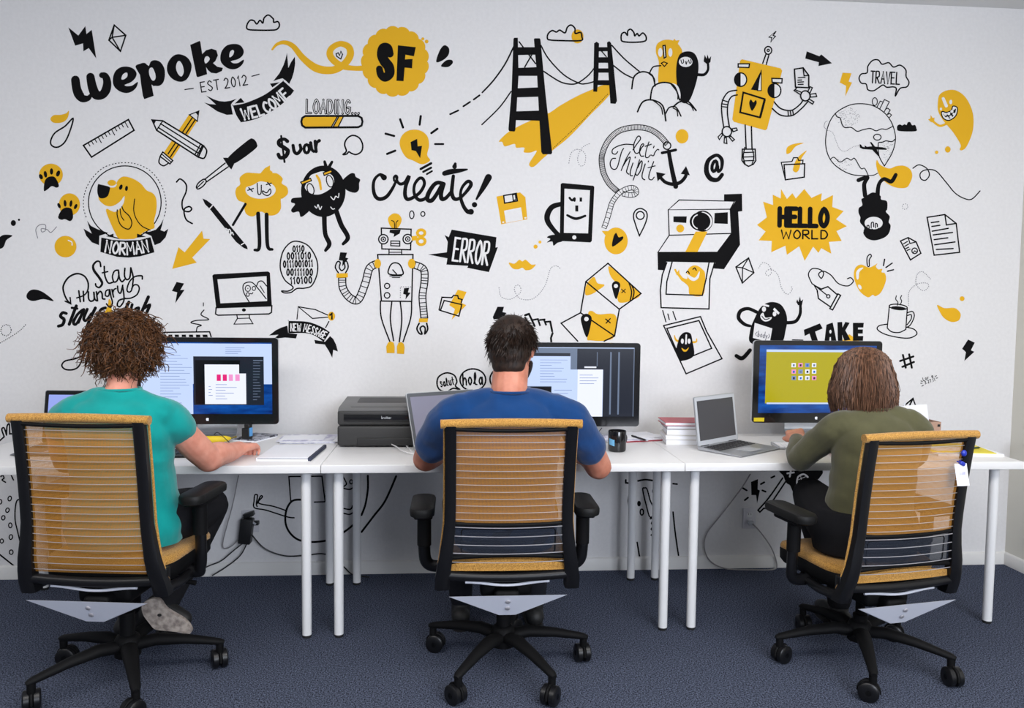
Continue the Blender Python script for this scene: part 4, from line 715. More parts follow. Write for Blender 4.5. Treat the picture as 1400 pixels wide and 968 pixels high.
# ------------------------------------------------------------------ small things on the desks
PAP = mat('white_paper', s2l(240, 241, 246), .85); LILA = mat('lilac_printed_paper', s2l(206, 204, 224), .85)
noise(LILA, 30, s2l(188, 186, 210), s2l(238, 238, 246), .4, .6)
RED = mat('red_card', s2l(150, 22, 40), .6); NAVY = mat('navy_binding', s2l(44, 50, 72), .6); YELP = mat('yellow_card', s2l(232, 214, 60), .7); BLUEP = mat('blue_plastic', s2l(40, 110, 190), .35); DBLUE = mat('cobalt_blue_plastic', s2l(30, 52, 170), .35)
BLKP = mat('black_plastic', (.012, .012, .013), .42); MAGA = mat('booklet_cover', s2l(96, 96, 112), .5); noise(MAGA, 45, s2l(40, 42, 56), s2l(190, 192, 204), .42, .6)
def sheet_stack(name, label, cat, c, w, d, rz, h, m, parts=(), group=None):
    """a stack of paper lying flat on the desk: bottom block plus named parts (name, material, dx, dy, w, d, h, turn)"""
    t = thing(name, label, cat, (c[0], c[1], DT), rz, group)
    MB().box((0, 0, h/2), (w, d, h), bev=min(.001, h/3)).build('sheets', m, t); z = h
    for nm, mm, dx, dy, ww, dd, hh, tr in parts:
        MB().box((dx, dy, z+hh/2), (ww, dd, hh), Matrix.Rotation(tr, 3, 'Z')).build(nm, mm, t, smooth=0); z += hh
    return t
c = (onZ(360, 632, DT)+onZ(453, 612, DT))/2
t = sheet_stack('notepad', 'thick white notepad with a dark bound edge at the end of the left desk', 'notepad', (c.x-.03, c.y+.01), .222, .30, math.radians(-3), .013, PAP, [('cover_sheet', PAP, 0, 0, .22, .295, .0008, .02)])
MB().box((.108, 0, .0075), (.014, .302, .0155), bev=.003).build('binding', NAVY, t); MB().box((0, -.1515, .0105), (.21, .002, .0016)).build('edge_line', NAVY, t)
sheet_stack('paper_stack', 'loose pile of printed pages next to the printer', 'paper', (-.90, -.245), .25, .20, math.radians(4), .006, LILA, [('page', PAP, .01, .0, .28, .215, .001, .05), ('page', LILA, -.01, .01, .26, .19, .001, -.07), ('page', PAP, -.03, .02, .2, .12, .001, -.04)])
c = onZ(352, 600, DT)
t = sheet_stack('booklet', 'small stack of dark printed booklets under the black container', 'booklet', (c.x-.01, c.y), .13, .17, math.radians(-24), .006, PAP, [('cover', MAGA, 0, 0, .13, .17, .003, 0), ('cover', MAGA, .004, .006, .125, .165, .004, .06)])
c = onZ(338, 600, DT+.013)
t = thing('container', 'small upright black container with a blue side standing on the booklets', 'container', (c.x, c.y, DT+.0132), math.radians(-20))
MB().box((0, 0, .026), (.04, .032, .052), bev=.004).build('body', BLKP, t); MB().box((.006, 0, .061), (.028, .028, .02), bev=.004).build('cap', BLKP, t); MB().box((.0205, 0, .034), (.003, .024, .04), bev=.001).build('side_label', mat('light_blue_label', s2l(90, 160, 220), .4), t)
# banana
c = onZ(291, 604.5, DT)
t = thing('banana', 'yellow banana lying before the stand of the left monitor', 'banana', (c.x, c.y, DT))
pts = [Vector((.085*math.sin(a), .03-.05*math.cos(a), .0165)) for a in np.linspace(-1.15, 1.15, 15)]
MB().tube(pts, [.006, .011, .0145, .016, .016, .016, .0162, .0162, .0162, .016, .016, .0155, .014, .010, .006], 10).build('peel', mat('banana_yellow', s2l(238, 206, 40), .5), t)
MB().tube([pts[-1], pts[-1]+Vector((.012, .010, .002)), pts[-1]+Vector((.022, .020, .004))], [.005, .004, .005], 8).build('stem', mat('banana_stem', s2l(110, 96, 40), .7), t)
# drawing tablets at the left
c = onZ(316, 611, DT)
t = thing('pen_tablet', 'thin black pen tablet under the resting hand', 'tablet', (c.x+.005, c.y+.01, DT), math.radians(8))
MB().box((0, 0, .0045), (.15, .11, .009), bev=.003).build('body', BLKP, t); MB().box((.0, .0, .0094), (.12, .08, .0008)).build('active_area', KEYS, t)
c = onZ(240, 622, DT)
t = thing('keyboard', 'dark grey keyboard partly hidden by the bent arm at the left', 'keyboard', (c.x-.10, c.y, DT), 0)
MB().box((0, 0, .006), (.36, .13, .012), bev=.003).build('case', mat('dark_grey_case', s2l(70, 70, 74), .5), t)
m = MB()
for r in range(5):
    for k in range(15): m.box((-.161+k*.023, .046-r*.0225, .014), (.019, .0185, .005))
m.build('keys', KEYS, t); MB().box((0, -.066, .0045), (.355, .003, .008)).build('front_edge', BLKP, t)
# white keyboard on the right desk
c = onZ(1053, 609, DT); ph = math.radians(-3)
t = thing('keyboard', 'slim silver keyboard with white keys before the yellow screen', 'keyboard', (c.x+.145, c.y-.055, DT), ph)
MB().prism([(-.06, .002), (.06, .004), (.06, .014), (-.06, .008)], lambda u, v, s: Vector((s, u, v)), -.14, .14).build('case', ALU, t); MB().tube([(-.14, .058, .009), (.14, .058, .009)], .008, 12).build('battery_tube', SILV, t)
for k in (-.1, .1): MB().lathe([(.008, 0), (.008, .004)], (k, -.045, 0), 10).build('rubber_foot', RUBB, t)
m = MB()
for r in range(5):
    for k in range(13): m.box((-.124+k*.0207, .040-r*.0195, .0135-r*.00098), (.017, .0158, .004))
m.build('keys', PAP, t)
# mug
c = onZ(846, 619, DT)
t = thing('mug', 'black glazed mug with a small light blue print', 'mug', (c.x, c.y+.04, DT))
CER = mat('black_ceramic', (.008, .008, .009), .12, spec=.6)
MB().lathe([(.034, 0), (.0385, .003), (.0405, .012), (.0405, .09), (.039, .094), (.0372, .092), (.0372, .012), (.03, .007), (.0001, .006)], n=36).build('cup', CER, t)
MB().tube([Vector((.039*math.cos(.9)+.03*math.sin(a), .039*math.sin(.9)+.025*math.sin(a), .048+.028*math.cos(a))) for a in np.linspace(0, PI, 12)], .0055, 10).build('handle', CER, t)
m = MB(); m.grid(lambda u, v: Vector((.0409*math.cos(math.radians(198+u*44)), .0409*math.sin(math.radians(198+u*44)), .034+v*.028-.006*u)), 8, 3); m.build('print', mat('light_blue_print', s2l(110, 176, 216), .4), t)
MB().lathe([(.0368, .07), (.0001, .0702)], n=28).build('coffee', mat('coffee', (.02, .01, .006), .1), t)
# red folder with papers
c = (onZ(818, 600, DT)+onZ(912, 598, DT))/2
t = sheet_stack('folder', 'red folder full of white papers behind the black mug', 'folder', (c.x-.01, c.y+.0), .30, .22, math.radians(14), .003, RED, [('page', PAP, -.005, .012, .3, .21, .003, .0), ('page', PAP, -.05, .02, .27, .2, .001, .12), ('page', LILA, -.06, -.01, .22, .17, .001, -.1), ('page', PAP, .03, .02, .24, .17, .001, .06)])
def pen(label, a, b, z, m1, m2, r=.0045):
    a, b = onZ(a[0], a[1], z), onZ(b[0], b[1], z); a.z = b.z = z+r; d = (b-a)
    t = thing('pen', label, 'pen', tuple((a+b)/2)); t.location.z = z
    MB().tube([a, a+d*.9], r, 10).build('barrel', m1, t, world=True); MB().tube([a+d*.9, b], [r, .001], 10).build('tip', m2, t, world=True); MB().tube([a+d*.02+Vector((0, 0, r)), a+d*.3+Vector((0, 0, r+.001))], .0014, 6).build('clip', SILV, t, world=True)
pen('grey and black pen lying on the papers behind the mug', (864, 597), (886, 604), DT+.0093, BLKP, SILV)
pen('silver pen poking out beside the blue sleeve', (814, 606), (822, 611), DT, SILV, BLKP)
# books
c = onZ(912, 609, DT); z = DT; rz = math.radians(-7)
BK = [('thick pale paperback, bottom book of the stack', .026, s2l(206, 203, 198), .0, .0), ('white book second from the bottom of the stack', .020, s2l(222, 221, 219), -.004, .02), ('thick cream book third from the bottom of the stack', .030, s2l(196, 192, 186), .004, -.015), ('grey covered book just below the red one', .016, s2l(150, 150, 158), .0, .03), ('red covered book on top of the stack', .018, s2l(178, 74, 84), -.012, .07)]
for i, (lab, hh, col, dx, tr) in enumerate(BK):
    t = thing('book', lab, 'book', (c.x+.122+dx, c.y+.08, z), rz+tr, 'books stacked on the right desk')
    MB().box((0, 0, hh/2), (.225, .158, hh-.005)).build('pages', PAP, t, smooth=0)
    cm = mat('book_cover_%d' % i, col, .5); m = MB(); m.box((0, 0, .00125), (.232, .164, .0025)); m.box((0, 0, hh-.00125), (.232, .164, .0025)); m.box((.1145, 0, hh/2), (.003, .164, hh)); m.build('cover', cm, t, smooth=0)
    if i in (2, 3): MB().box((.1165, -.02, hh/2), (.002, .05, hh*.7)).build('spine_label', mat('teal_label', s2l(60, 150, 170), .5), t)
    z += hh
# cardboard box with paper, blue cup
c = onZ(1284, 603, DT)
KRA = mat('brown_cardboard', s2l(176, 142, 124), .85)
zt = onY(1284, 577, c.y).z
t = thing('cardboard_box', 'small open brown cardboard box behind the right chair', 'box', (c.x-.085, c.y+.065, DT), math.radians(2)); H = zt-DT
m = MB()
for dx, dy, sx, sy in ((0, -.065, .18, .003), (0, .065, .18, .003), (-.0885, 0, .003, .13), (.0885, 0, .003, .13)): m.box((dx, dy, H/2), (sx, sy, H))
m.box((0, 0, .0015), (.178, .13, .003)); m.build('carton', KRA, t, smooth=0); MB().box((.078, -.0668, H-.018), (.014, .001, .012)).build('printed_mark', BLKP, t)
wt = thing('paper', 'folded white sheet sticking up out of the cardboard box', 'paper', (c.x-.085, c.y+.075, DT+.003))
m = MB(); m.grid(lambda u, v: Vector((-.08+.16*u-.012*v, -.02+.03*v+.012*math.sin(u*3), v*(H+.062+.012*u))), 8, 6); m.build('sheet', PAP, wt)
c2 = onZ(1236, 598, DT)
t = thing('pen_cup', 'small blue cup with a pen beside the cardboard box', 'cup', (c2.x+.005, c2.y+.05, DT)); zz = onY(1234, 558, c2.y+.05).z-DT
MB().lathe([(.022, 0), (.025, .005), (.026, zz), (.0235, zz), (.022, .006), (.0001, .006)], n=24).build('cup', mat('steel_blue', s2l(96, 134, 170), .4), t); MB().tube([(.0, 0, .008), (.022, 0, zz+.028)], .004, 8).build('pen', PAP, t)
# yellow folder on the right
a, b, c3, d = onZ(1318, 627, DT), onZ(1388, 621, DT), onZ(1322, 605, DT), onZ(1392, 616, DT)
t = thing('folder', 'yellow folder and white pages at the right end of the desks', 'folder', (2.105, -.58, DT), math.radians(-6), )
MB().box((0, -.02, .006), (.29, .23, .012), bev=.001).build('page_stack', PAP, t); MB().box((-.01, 0, .0135), (.27, .24, .003), Matrix.Rotation(-.1, 3, 'Z')).build('cover', YELP, t); MB().box((-.05, -.04, .0156), (.17, .09, .001), Matrix.Rotation(.1, 3, 'Z')).build('page', PAP, t)
pen('dark green pen lying on the yellow folder', (1318, 615), (1340, 613), DT+.0163, mat('dark_green', s2l(54, 70, 40), .4), BLKP)

# ------------------------------------------------------------------ sockets and cables
PLATE = mat('socket_plate', s2l(214, 212, 216), .35)
def plate(name, label, x0, y0, x1, y1):
    a, b = onY(x0, y0), onY(x1, y1); cx, cz = (a.x+b.x)/2, (a.z+b.z)/2
    t = thing(name, label, 'socket', (cx, -.0005, cz))
    MB().box((cx, -.004, cz), (abs(b.x-a.x), .007, abs(a.z-b.z)), bev=.003).build('cover_plate', PLATE, t, world=True)
    for k in (-1, 1):
        f = MB(); f.prism(rrect(.032, .026, .008), lambda u, v, s: Vector((cx+u, s, cz+k*.0195+v)), -.0095, -.007); f = f.build('outlet', LEGW, t, world=True)
        for sx in (-1, 1): MB().box((cx+sx*.0065, -.0098, cz+k*.0195+.003), (.002, .001, .008)).build('slot', KEYS, f, smooth=0, world=True)
    return cx, cz
plate('wall_socket', 'wall socket with black adapters plugged in, below the left desk', 330.5, 697, 355, 727)
rx, rz_ = plate('wall_socket', 'wall socket with one grey plug, below the right desk', 1015.5, 694, 1032.5, 722)
a = onY(327, 706, -.05); b = onY(345, 740, -.05)
t = thing('power_adapter', 'black power adapter block hanging from the left wall socket', 'adapter', ((a.x+b.x)/2, -.01, (a.z+b.z)/2))
MB().box(((a.x+b.x)/2, -.040, (a.z+b.z)/2-.012), (b.x-a.x-.004, .055, a.z-b.z), Matrix.Rotation(.12, 3, 'Y'), bev=.006).build('block', BLKP, t, world=True)
MB().box(((a.x+b.x)/2+.012, -.03, a.z+.004), (.05, .04, .022), Matrix.Rotation(-.3, 3, 'Y'), bev=.004).build('plug', BLKP, t, world=True)
p0 = onY(349, 716, -.04)
t = thing('plug', 'grey and black plug in the right half of the left wall socket', 'plug', (p0.x, -.01, p0.z)); MB().box((p0.x, -.026, p0.z), (.03, .03, .02), bev=.004).build('body', BLKP, t, world=True); MB().box((p0.x-.006, -.043, p0.z+.003), (.022, .006, .010), Matrix.Rotation(.5, 3, 'Y'), bev=.002).build('clip', SILV, t, world=True)
t = thing('plug', 'grey plug in the lower outlet of the right wall socket', 'plug', (rx, -.01, rz_-.02)); MB().box((rx+.002, -.022, rz_-.021), (.028, .024, .022), bev=.004).build('body', SILV, t, world=True)
GRC = mat('grey_cable', s2l(150, 146, 146), .5); WHC = mat('white_cable', s2l(232, 232, 232), .4)
def cable(label, pts, Ys, r, m, z=None):
    P = [onY(x, y, Y) for (x, y), Y in zip(pts, Ys)]
    for p in P: p.z = max(p.z, r+.0005)
    return tag(MB().tube([Vector(p) for p in crom([tuple(p) for p in P], False, 8)], r, 7).build('cable', m), label, 'cable', None)
cable('thin grey cable hanging from the left desk to the left wall socket', [(326, 650), (318, 690), (305, 740), (309, 750), (325, 739), (347, 712)], [-.09, -.06, -.03, -.03, -.05, -.05], .0028, GRC)
cable('upper of two thin black cables running down left from the adapter', [(334, 741), (318, 754), (302, 767), (285, 774), (262, 786)], [-.05, -.04, -.03, -.03, -.06], .0032, BLKP)
cable('lower of two thin black cables running down left from the adapter', [(338, 742), (328, 760), (308, 776), (290, 787)], [-.05, -.04, -.03, -.06], .0032, BLKP)
cable('black cable drooping from the left wall socket behind the desk legs', [(344, 731), (362, 750), (390, 760), (420, 759), (440, 757), (455, 762), (470, 775), (483, 786), (505, 789)], [-.05, -.03, -.025, -.025, -.025, -.025, -.03, -.06, -.08], .0035, BLKP)
cable('grey cable looping down from the right desk to the right wall socket', [(1026, 648), (1012, 670), (985, 705), (966, 730), (963, 750), (972, 768), (995, 780), (1030, 787), (1056, 783), (1062, 772), (1055, 750), (1040, 728), (1029, 716)], [-.08, -.05, -.03, -.025, -.025, -.025, -.03, -.05, -.05, -.03, -.03, -.03, -.034], .0034, GRC)
cable('thin dark cable hanging down behind the middle monitor', [(823, 585), (815, 594), (806, 600)], [-.2, -.2, -.22], .002, BLKP)
def desk_cable(label, px, r, m, lift=0):
    P = [onZ(x, y, DT) for x, y in px]
    for i, p in enumerate(P): p.z = DT+r+(.0006 if not lift else lift*math.sin(PI*i/(len(P)-1)))
    return tag(MB().tube([Vector(p) for p in crom([tuple(p) for p in P], False, 8)], r, 7).build('cable', m), label, 'cable')
desk_cable('white charging cable looping by the grey screened laptop', [(562, 617), (552, 609), (541, 606), (535, 611), (542, 615), (550, 620), (560, 622), (570, 622)], .0028, WHC, .012)
desk_cable('thin dark cable curling over the banana', [(318, 610), (305, 607), (297, 601), (292, 596)], .0018, BLKP, .038)
t = thing('plug', 'white plug at the corner of the grey screened laptop', 'plug', tuple(onZ(571, 621.5, DT))); t.rotation_euler.z = .25
MB().tube([(-.012, 0, .006), (.012, .0, .006)], .0055, 10).build('body', WHC, t)
# ------------------------------------------------------------------ office chairs
CHB = mat('black_chair_plastic', (.005, .005, .006), .36, spec=.35)
CHM = mat('matte_black_plastic', (.004, .004, .0045), .65, spec=.15)
FOAM = mat('black_armrest_foam', (.006, .006, .006), .55, spec=.25)
STEEL = mat('steel_wire', s2l(205, 202, 206), .3, metal=.6)
SILP = mat('silver_painted_plate', s2l(212, 214, 224), .4)
YFAB = mat('mustard_fabric', s2l(206, 158, 72), .85, sheen=.2); noise(YFAB, 260, s2l(150, 104, 36), s2l(200, 150, 70), .35, .65, bump=.35)
# woven open mesh: holes through a mustard weave
MESH = bpy.data.materials.new('mustard_open_mesh'); MESH.use_nodes = True
_n = MESH.node_tree.nodes; _l = MESH.node_tree.links; _b = _n['Principled BSDF']
_b.inputs['Base Color'].default_value = (*s2l(176, 121, 46), 1); _b.inputs['Roughness'].default_value = .6
_tc = _n.new('ShaderNodeTexCoord'); _sx = _n.new('ShaderNodeSeparateXYZ'); _l.new(_tc.outputs['Object'], _sx.inputs[0])
def _mth(op, a, b=None):
    m = _n.new('ShaderNodeMath'); m.operation = op
    for i, x in enumerate((a, b)):
        if x is None: continue
        if isinstance(x, (int, float)): m.inputs[i].default_value = x
        else: _l.new(x, m.inputs[i])
    return m.outputs[0]
_u = _mth('SINE', _mth('MULTIPLY', _mth('ADD', _sx.outputs[0], _sx.outputs[2]), 2*PI/.0062))
_v = _mth('SINE', _mth('MULTIPLY', _mth('SUBTRACT', _sx.outputs[0], _sx.outputs[2]), 2*PI/.0062))
_hole = _mth('GREATER_THAN', _mth('MULTIPLY', _u, _v), .25)
_l.new(_mth('SUBTRACT', 1.0, _hole), _b.inputs['Alpha'])
CLEAR = mat('smoky_clear_plastic', (.022, .026, .036), .14, spec=.6, alpha=.86)
def ybk(z, lean=1.0):
    zz = [.36, .42, .50, .60, .75, .90, 1.02]; yy = [-.170, -.195, -.222, -.236, -.262, -.300, -.338]
    y = float(np.interp(z, zz, yy)); return y if z < .5 else -.222+(y+.222)*lean
def make_chair(label, loc, rz, spokes, lumbar, armz, dz=0.0, arms=(1, 1), lean=1.0, armx=.303):
    t = thing('office_chair', label, 'office chair', (loc[0], loc[1], 0), rz, 'office chairs with mustard mesh backs')
    # five star base and casters (spoke angles are given in world space)
    m = MB(); m.lathe([(.028, .085), (.045, .092), (.048, .145), (.038, .165), (.0275, .17)], n=24); m.build('base_hub', CHM, t)
    for a in spokes:
        a = math.radians(a)-rz; d = Vector((math.cos(a), math.sin(a), 0)); q = Vector((-d.y, d.x, 0))
        P = [d*.03+Vector((0, 0, .130)), d*.10+Vector((0, 0, .140)), d*.20+Vector((0, 0, .129)), d*.285+Vector((0, 0, .112)), d*.318+Vector((0, 0, .105)), d*.334+Vector((0, 0, .101))]
        lg = MB().tube(P, [.030, .029, .023, .018, .0165, .010], 12, sx=.75).build('base_leg', CHM, t)
        sp = PI*.5+a*1.7; cd = Vector((math.cos(sp), math.sin(sp), 0)); cq = Vector((-cd.y, cd.x, 0)); c = d*.318+cd*.012+Vector((0, 0, .0355))
        MB().tube([d*.318+Vector((0, 0, .104)), d*.318+Vector((0, 0, .060)), d*.318+Vector((0, 0, .040))], [.0145, .0135, .007], 12).build('caster_stem', CHM, lg)
        R = Matrix((cd, cq, Vector((0, 0, 1)))).transposed(); Wm = R @ Matrix.Rotation(-PI/2, 3, 'X')
        for s in (-1, 1):
            MB().lathe([(.012, -.0125), (.030, -.0125), (.0355, -.008), (.0355, .008), (.030, .0125), (.012, .0125)], c+cq*s*.0155, 24, Wm).build('caster_wheel', CHB, lg)
        m = MB(); m.tube([c+Vector((0, 0, 0))+(cd*math.cos(b)+Vector((0, 0, 1))*math.sin(b))*.036 for b in np.linspace(-.15, PI+.15, 12)], .005, 8, sx=1.0)
        for s in (-1, 1): m.lathe([(.010, -.002), (.010, .002)], c+cq*s*.026, 14, Wm)
        m.build('caster_hood', CHM, lg)
    MB().lathe([(.0265, .165), (.0265, .245+dz), (.018, .247+dz), (.018, .345+dz)], n=20).build('gas_lift', CHM, t)
    # mechanism
    Z = dz
    m = MB(); m.box((0, -.015, .365+Z), (.19, .27, .07), bev=.02); m.box((0, .03, .395+Z), (.34, .16, .03), bev=.01); mech = m.build('tilt_mechanism', CHM, t)
    MB().tube([(.09, .02, .36+Z), (.20, .03, .352+Z), (.245, .03, .348+Z)], [.006, .006, .010], 8).build('lever', CHM, mech)
    # seat
    sp = [(x, y) for x, y in rrect(.46, .46, .11)]
    m = MB()
    def cush(rings):
        V = []; F = []; n = len(sp)
        for sc, z in rings:
            for x, y in sp: V.append(Vector((x*sc, y*sc+.055, z-(.022*max(0, (y-.10)/.13)**2))))
        for i in range(len(rings)-1):
            for k in range(n): F.append((i*n+k, i*n+(k+1) % n, (i+1)*n+(k+1) % n, (i+1)*n+k))
        F.append(tuple(range(n-1, -1, -1))); F.append(tuple((len(rings)-1)*n+k for k in range(n))); return V, F
    m.add(*cush([(.80, .400+Z), (.94, .404+Z), (.995, .422+Z), (1.0, .462+Z), (.985, .468+Z)])); seat = m.build('seat_pan', CHM, t)
    MB().add(*cush([(.96, .455+Z), (.992, .466+Z), (.995, .476+Z), (.975, .487+Z), (.92, .494+Z), (.6, .497+Z)])).build('seat_cushion', YFAB, t)
    # back uprights
    y0 = lambda z: ybk(z-Z, lean)
    zs = [.385, .40, .43, .47, .52, .58, .64, .70, .78, .86, .94, .99]
    xw = lambda z: .222+.028*max(0, min(1, (.66-z)/.24))**1.3
    for s in (-1, 1):
        V = []; F = []; sec = [(-.5, -.35), (-.3, -.5), (.3, -.5), (.5, -.35), (.5, .35), (.3, .5), (-.3, .5), (-.5, .35)]
        for z in zs:
            wd = .038+.014*max(0, min(1, (.64-z)/.2)); th = .030 if z > .6 else .030+.026*(.6-z)/.2
            for a, b in sec: V.append(Vector((s*(xw(z)-.0)+a*wd-s*.018, y0(z+Z)+b*th, z+Z)))
        n = len(sec)
        for i in range(len(zs)-1):
            for k in range(n): F.append((i*n+k, i*n+(k+1) % n, (i+1)*n+(k+1) % n, (i+1)*n+k))
        F.append(tuple(range(n))); F.append(tuple((len(zs)-1)*n+k for k in range(n)))
        u = MB().add(V, F).build('back_upright', CHB, t)
        P = [Vector((s*(xw(z)+.003), y0(z+Z)+.018, z+Z)) for z in zs[2:]]
        MB().tube(P, .0045, 8).build('fabric_edge', YFAB, u)
        m = MB(); m.tube([(s*.236, -.168, .40+Z), (s*.236, -.06, .388+Z), (s*.225, .06, .392+Z), (s*.18, .10, .396+Z)], [.020, .017, .016, .014], 10); m.box((s*.246, -.186, .455+Z), (.014, .030, .05), bev=.004); m.build('back_bracket', CHB, t)
    MB().tube([(x, y0(.445+Z)-.004, .440+Z-.010*(1-(x/.22)**2)) for x in np.linspace(-.218, .218, 15)], .017, 12, sx=1.0).build('lower_crossbar', CHB, t)
    MB().tube([(x, y0(.41+Z)-.012, .412+Z-.013*math.cos(x/.15*PI/2)**2) for x in np.linspace(-.15, .15, 15)], .005, 8).build('silver_trim', SILP, t)
    # top roll
    pr = [(x, y0(1.0+Z)+.004, 1.0+Z-.004*(x/.235)**2) for x in np.linspace(-.238, .238, 13)]
    MB().tube(pr, .0155, 14).build('top_roll', YFAB, t)
    MB().tube([(x, y0(.98+Z)-.006, .980+Z-.006*(1-(x/.2)**2)) for x in np.linspace(-.2, .2, 9)], .007, 8).build('top_rail', CHM, t)
    bow = lambda x, z: .022*(1-(x/.21)**2)*min(1, max(0, (z-Z-.44)/.12))*min(1, max(0, (1.0-z+Z)/.12))
    def panel(z0, z1, nm):
        return MB().grid(lambda u, v: Vector((-.209+.418*u, y0(z0+(z1-z0)*v)-bow(-.209+.418*u, z0+(z1-z0)*v)+.004, z0+(z1-z0)*v)), 16, 24).build(nm, MESH, t)
    zlo = .640 if lumbar else .462
    panel(zlo+Z, .985+Z, 'mesh_back')
    k = 0; z = zlo+.012
    while z < .962:
        MB().tube([(x, y0(z+Z)-bow(x, z+Z)-.0015, z+Z) for x in np.linspace(-.212, .212, 13)], .0012, 6).build('flexor_wire', STEEL, t); z += .0255
    if lumbar:
        for z in (.625, .592, .560, .528, .494):
            MB().tube([(x, y0(z+Z)-bow(x, z+Z)*.6-.006, z+Z-.004*(1-(x/.21)**2)) for x in np.linspace(-.214, .214, 13)], .0015, 6).build('flexor_wire', STEEL, t)
        lp = MB().grid(lambda u, v: Vector((-.200+.40*u, y0(.508+.12*v+Z)+.006-.012*(1-((u-.5)*2)**2), .508+.12*v+Z)), 12, 5).build('lumbar_pad', CLEAR, t)
        MB().tube([(x*.165, y0(.52+Z+.0475+s_*.0475)+.004-.012*(1-x*x), .5675+s_*.0475+Z) for x, s_ in [(-1, -.8), (-.95, -1), (0, -1), (.95, -1), (1, -.8), (1, .8), (.95, 1), (0, 1), (-.95, 1), (-1, .8)]], .003, 6, closed=True).build('lumbar_frame', CHM, lp)
        MB().tube([(x, y0(.635+Z)-.012*(1-(x/.21)**2)+.004, .636+Z-.005*(1-(x/.21)**2)) for x in np.linspace(-.21, .21, 11)], .009, 8).build('lumbar_band', CHM, t)
        MB().tube([(x, y0(.50+Z)-.008*(1-(x/.21)**2)+.006, .506+Z+.010*(1-(x/.21)**2)) for x in np.linspace(-.21, .21, 11)], .010, 8).build('lower_band', CHM, t)
        MB().grid(lambda u, v: Vector((-.209+.418*u, y0(.46+Z)-.010*(1-((u-.5)*2)**2)-.002, .457+Z+v*(.022+.020*(1-((u-.5)*2)**2)))), 16, 4).build('mesh_strip', YFAB, t)
    # silver plate under the back
    pl = [(-.208, .378), (.208, .378), (.03, .290), (-.03, .290)]
    m = MB(); m.prism(pl, lambda u, v, s: Vector((u, -.250+(.378-v)*.55+s, v+Z-.3*s)), 0, .007); p = m.build('silver_plate', SILP, t)
    for zz in (.352, .322):
        MB().lathe([(.0085, 0), (.0085, .003), (.0065, .0045), (.0001, .0045)], (0, -.2515+(.378-zz)*.55, zz+Z), 14, Matrix.Rotation(PI/2+.5, 3, 'X')).build('screw', STEEL, p)
    m = MB(); m.box((0, -.135, .350+Z), (.09, .13, .05), bev=.015); m.build('back_support', CHM, t)
    # arms
    for s, on in ((-1, arms[0]), (1, arms[1])):
        if not on: continue
        P = [Vector((s*.15, .03, .40+Z)), Vector((s*.25, .03, .392+Z)), Vector((s*(armx-.01), .025, .41+Z)), Vector((s*armx, .015, .47+Z)), Vector((s*armx, .005, armz-.035))]
        ar = MB().tube([tuple(p) for p in crom([tuple(p) for p in P], False, 5)], .0185, 12, sx=1.25).build('arm_post', CHB, t)
        MB().tube([(s*armx, .01, armz-.15), (s*armx, .008, armz-.03)], .024, 12, sx=1.1).build('arm_sleeve', CHM, ar)
        m = MB(); m.box((s*(armx+.002), .02, armz-.026), (.07, .15, .022), bev=.008); m.build('arm_plate', CHM, ar)
        m = MB(); V = []; F = []; sp2 = rrect(.092, .26, .04)
        rg = [(.80, -.019), (.97, -.014), (1, -.004), (1, .006), (.93, .014), (.75, .018)]; n = len(sp2)
        for sc, z in rg:
            for x, y in sp2: V.append(Vector((s*(armx+.005)+x*sc, .03+y*(1-(1-sc)*.4), armz+z-.004*(y/.13)**2)))
        for i in range(len(rg)-1):
            for k in range(n): F.append((i*n+k, i*n+(k+1) % n, (i+1)*n+(k+1) % n, (i+1)*n+k))
        F.append(tuple(range(n-1, -1, -1))); F.append(tuple((len(rg)-1)*n+k for k in range(n)))
        m.add(V, F).build('armrest_pad', FOAM, ar)
    return t
chM = make_chair('mustard mesh office chair with clear lumbar panel, square to the camera behind the blue shirt', (-.022, -1.085), 0, (5, 77, 149, 237, 299), True, .632)
chL = make_chair('mustard mesh office chair with full length mesh back behind the green shirt', (-1.41, -1.10), math.radians(-7), (12, 84, 156, 224, 296), False, .700, .010, lean=.42, armx=.275)
chR = make_chair('mustard mesh office chair with a white tag hanging on its back', (1.385, -1.11), math.radians(10), (34, 106, 178, 250, 322), True, .615, -.050, lean=.55)
# tag and clips on the right chair
R = Matrix.Rotation(math.radians(10), 3, 'Z'); o = Vector((1.385, -1.11, 0))
tz = .965-.03
t = thing('paper_tag', 'white paper tag hanging by a blue clip from the back of the right chair', 'tag', (0, 0, 0)); t.location = o+R @ Vector((.155, ybk(.86+.048, .55)-.034, .845)); t.rotation_euler = (0, 0, math.radians(10))
m = MB(); m.grid(lambda u, v: Vector((-.026+.052*u-.006*v, -.004*math.sin(u*3)-.012*(1-v), -.075+.078*v)), 6, 6); m.build('tag_sheet', PAP, t)
MB().box((-.004, -.006, .004), (.022, .012, .014), Matrix.Rotation(.5, 3, 'Y'), bev=.004).build('clip', DBLUE, t)
MB().tube([(-.002, .006, .012), (.004, .01, .004), (0, .022, .006)], .003, 8).build('clip_hook', DBLUE, t)
MB().box((-.004, -.0105, -.03), (.022, .0006, .012)).build('printed_lines', LILA, t)
t = thing('clip', 'small blue clip fixed to the mesh above the white tag', 'clip', tuple(o+R @ Vector((.172, ybk(.90+.03, .55)-.020, .882))), math.radians(10))
MB().ell((0, 0, 0), (.011, .008, .012), 8).build('body', DBLUE, t); MB().tube([(0, .0, 0), (.003, .02, -.002)], .003, 6).build('pin', STEEL, t)
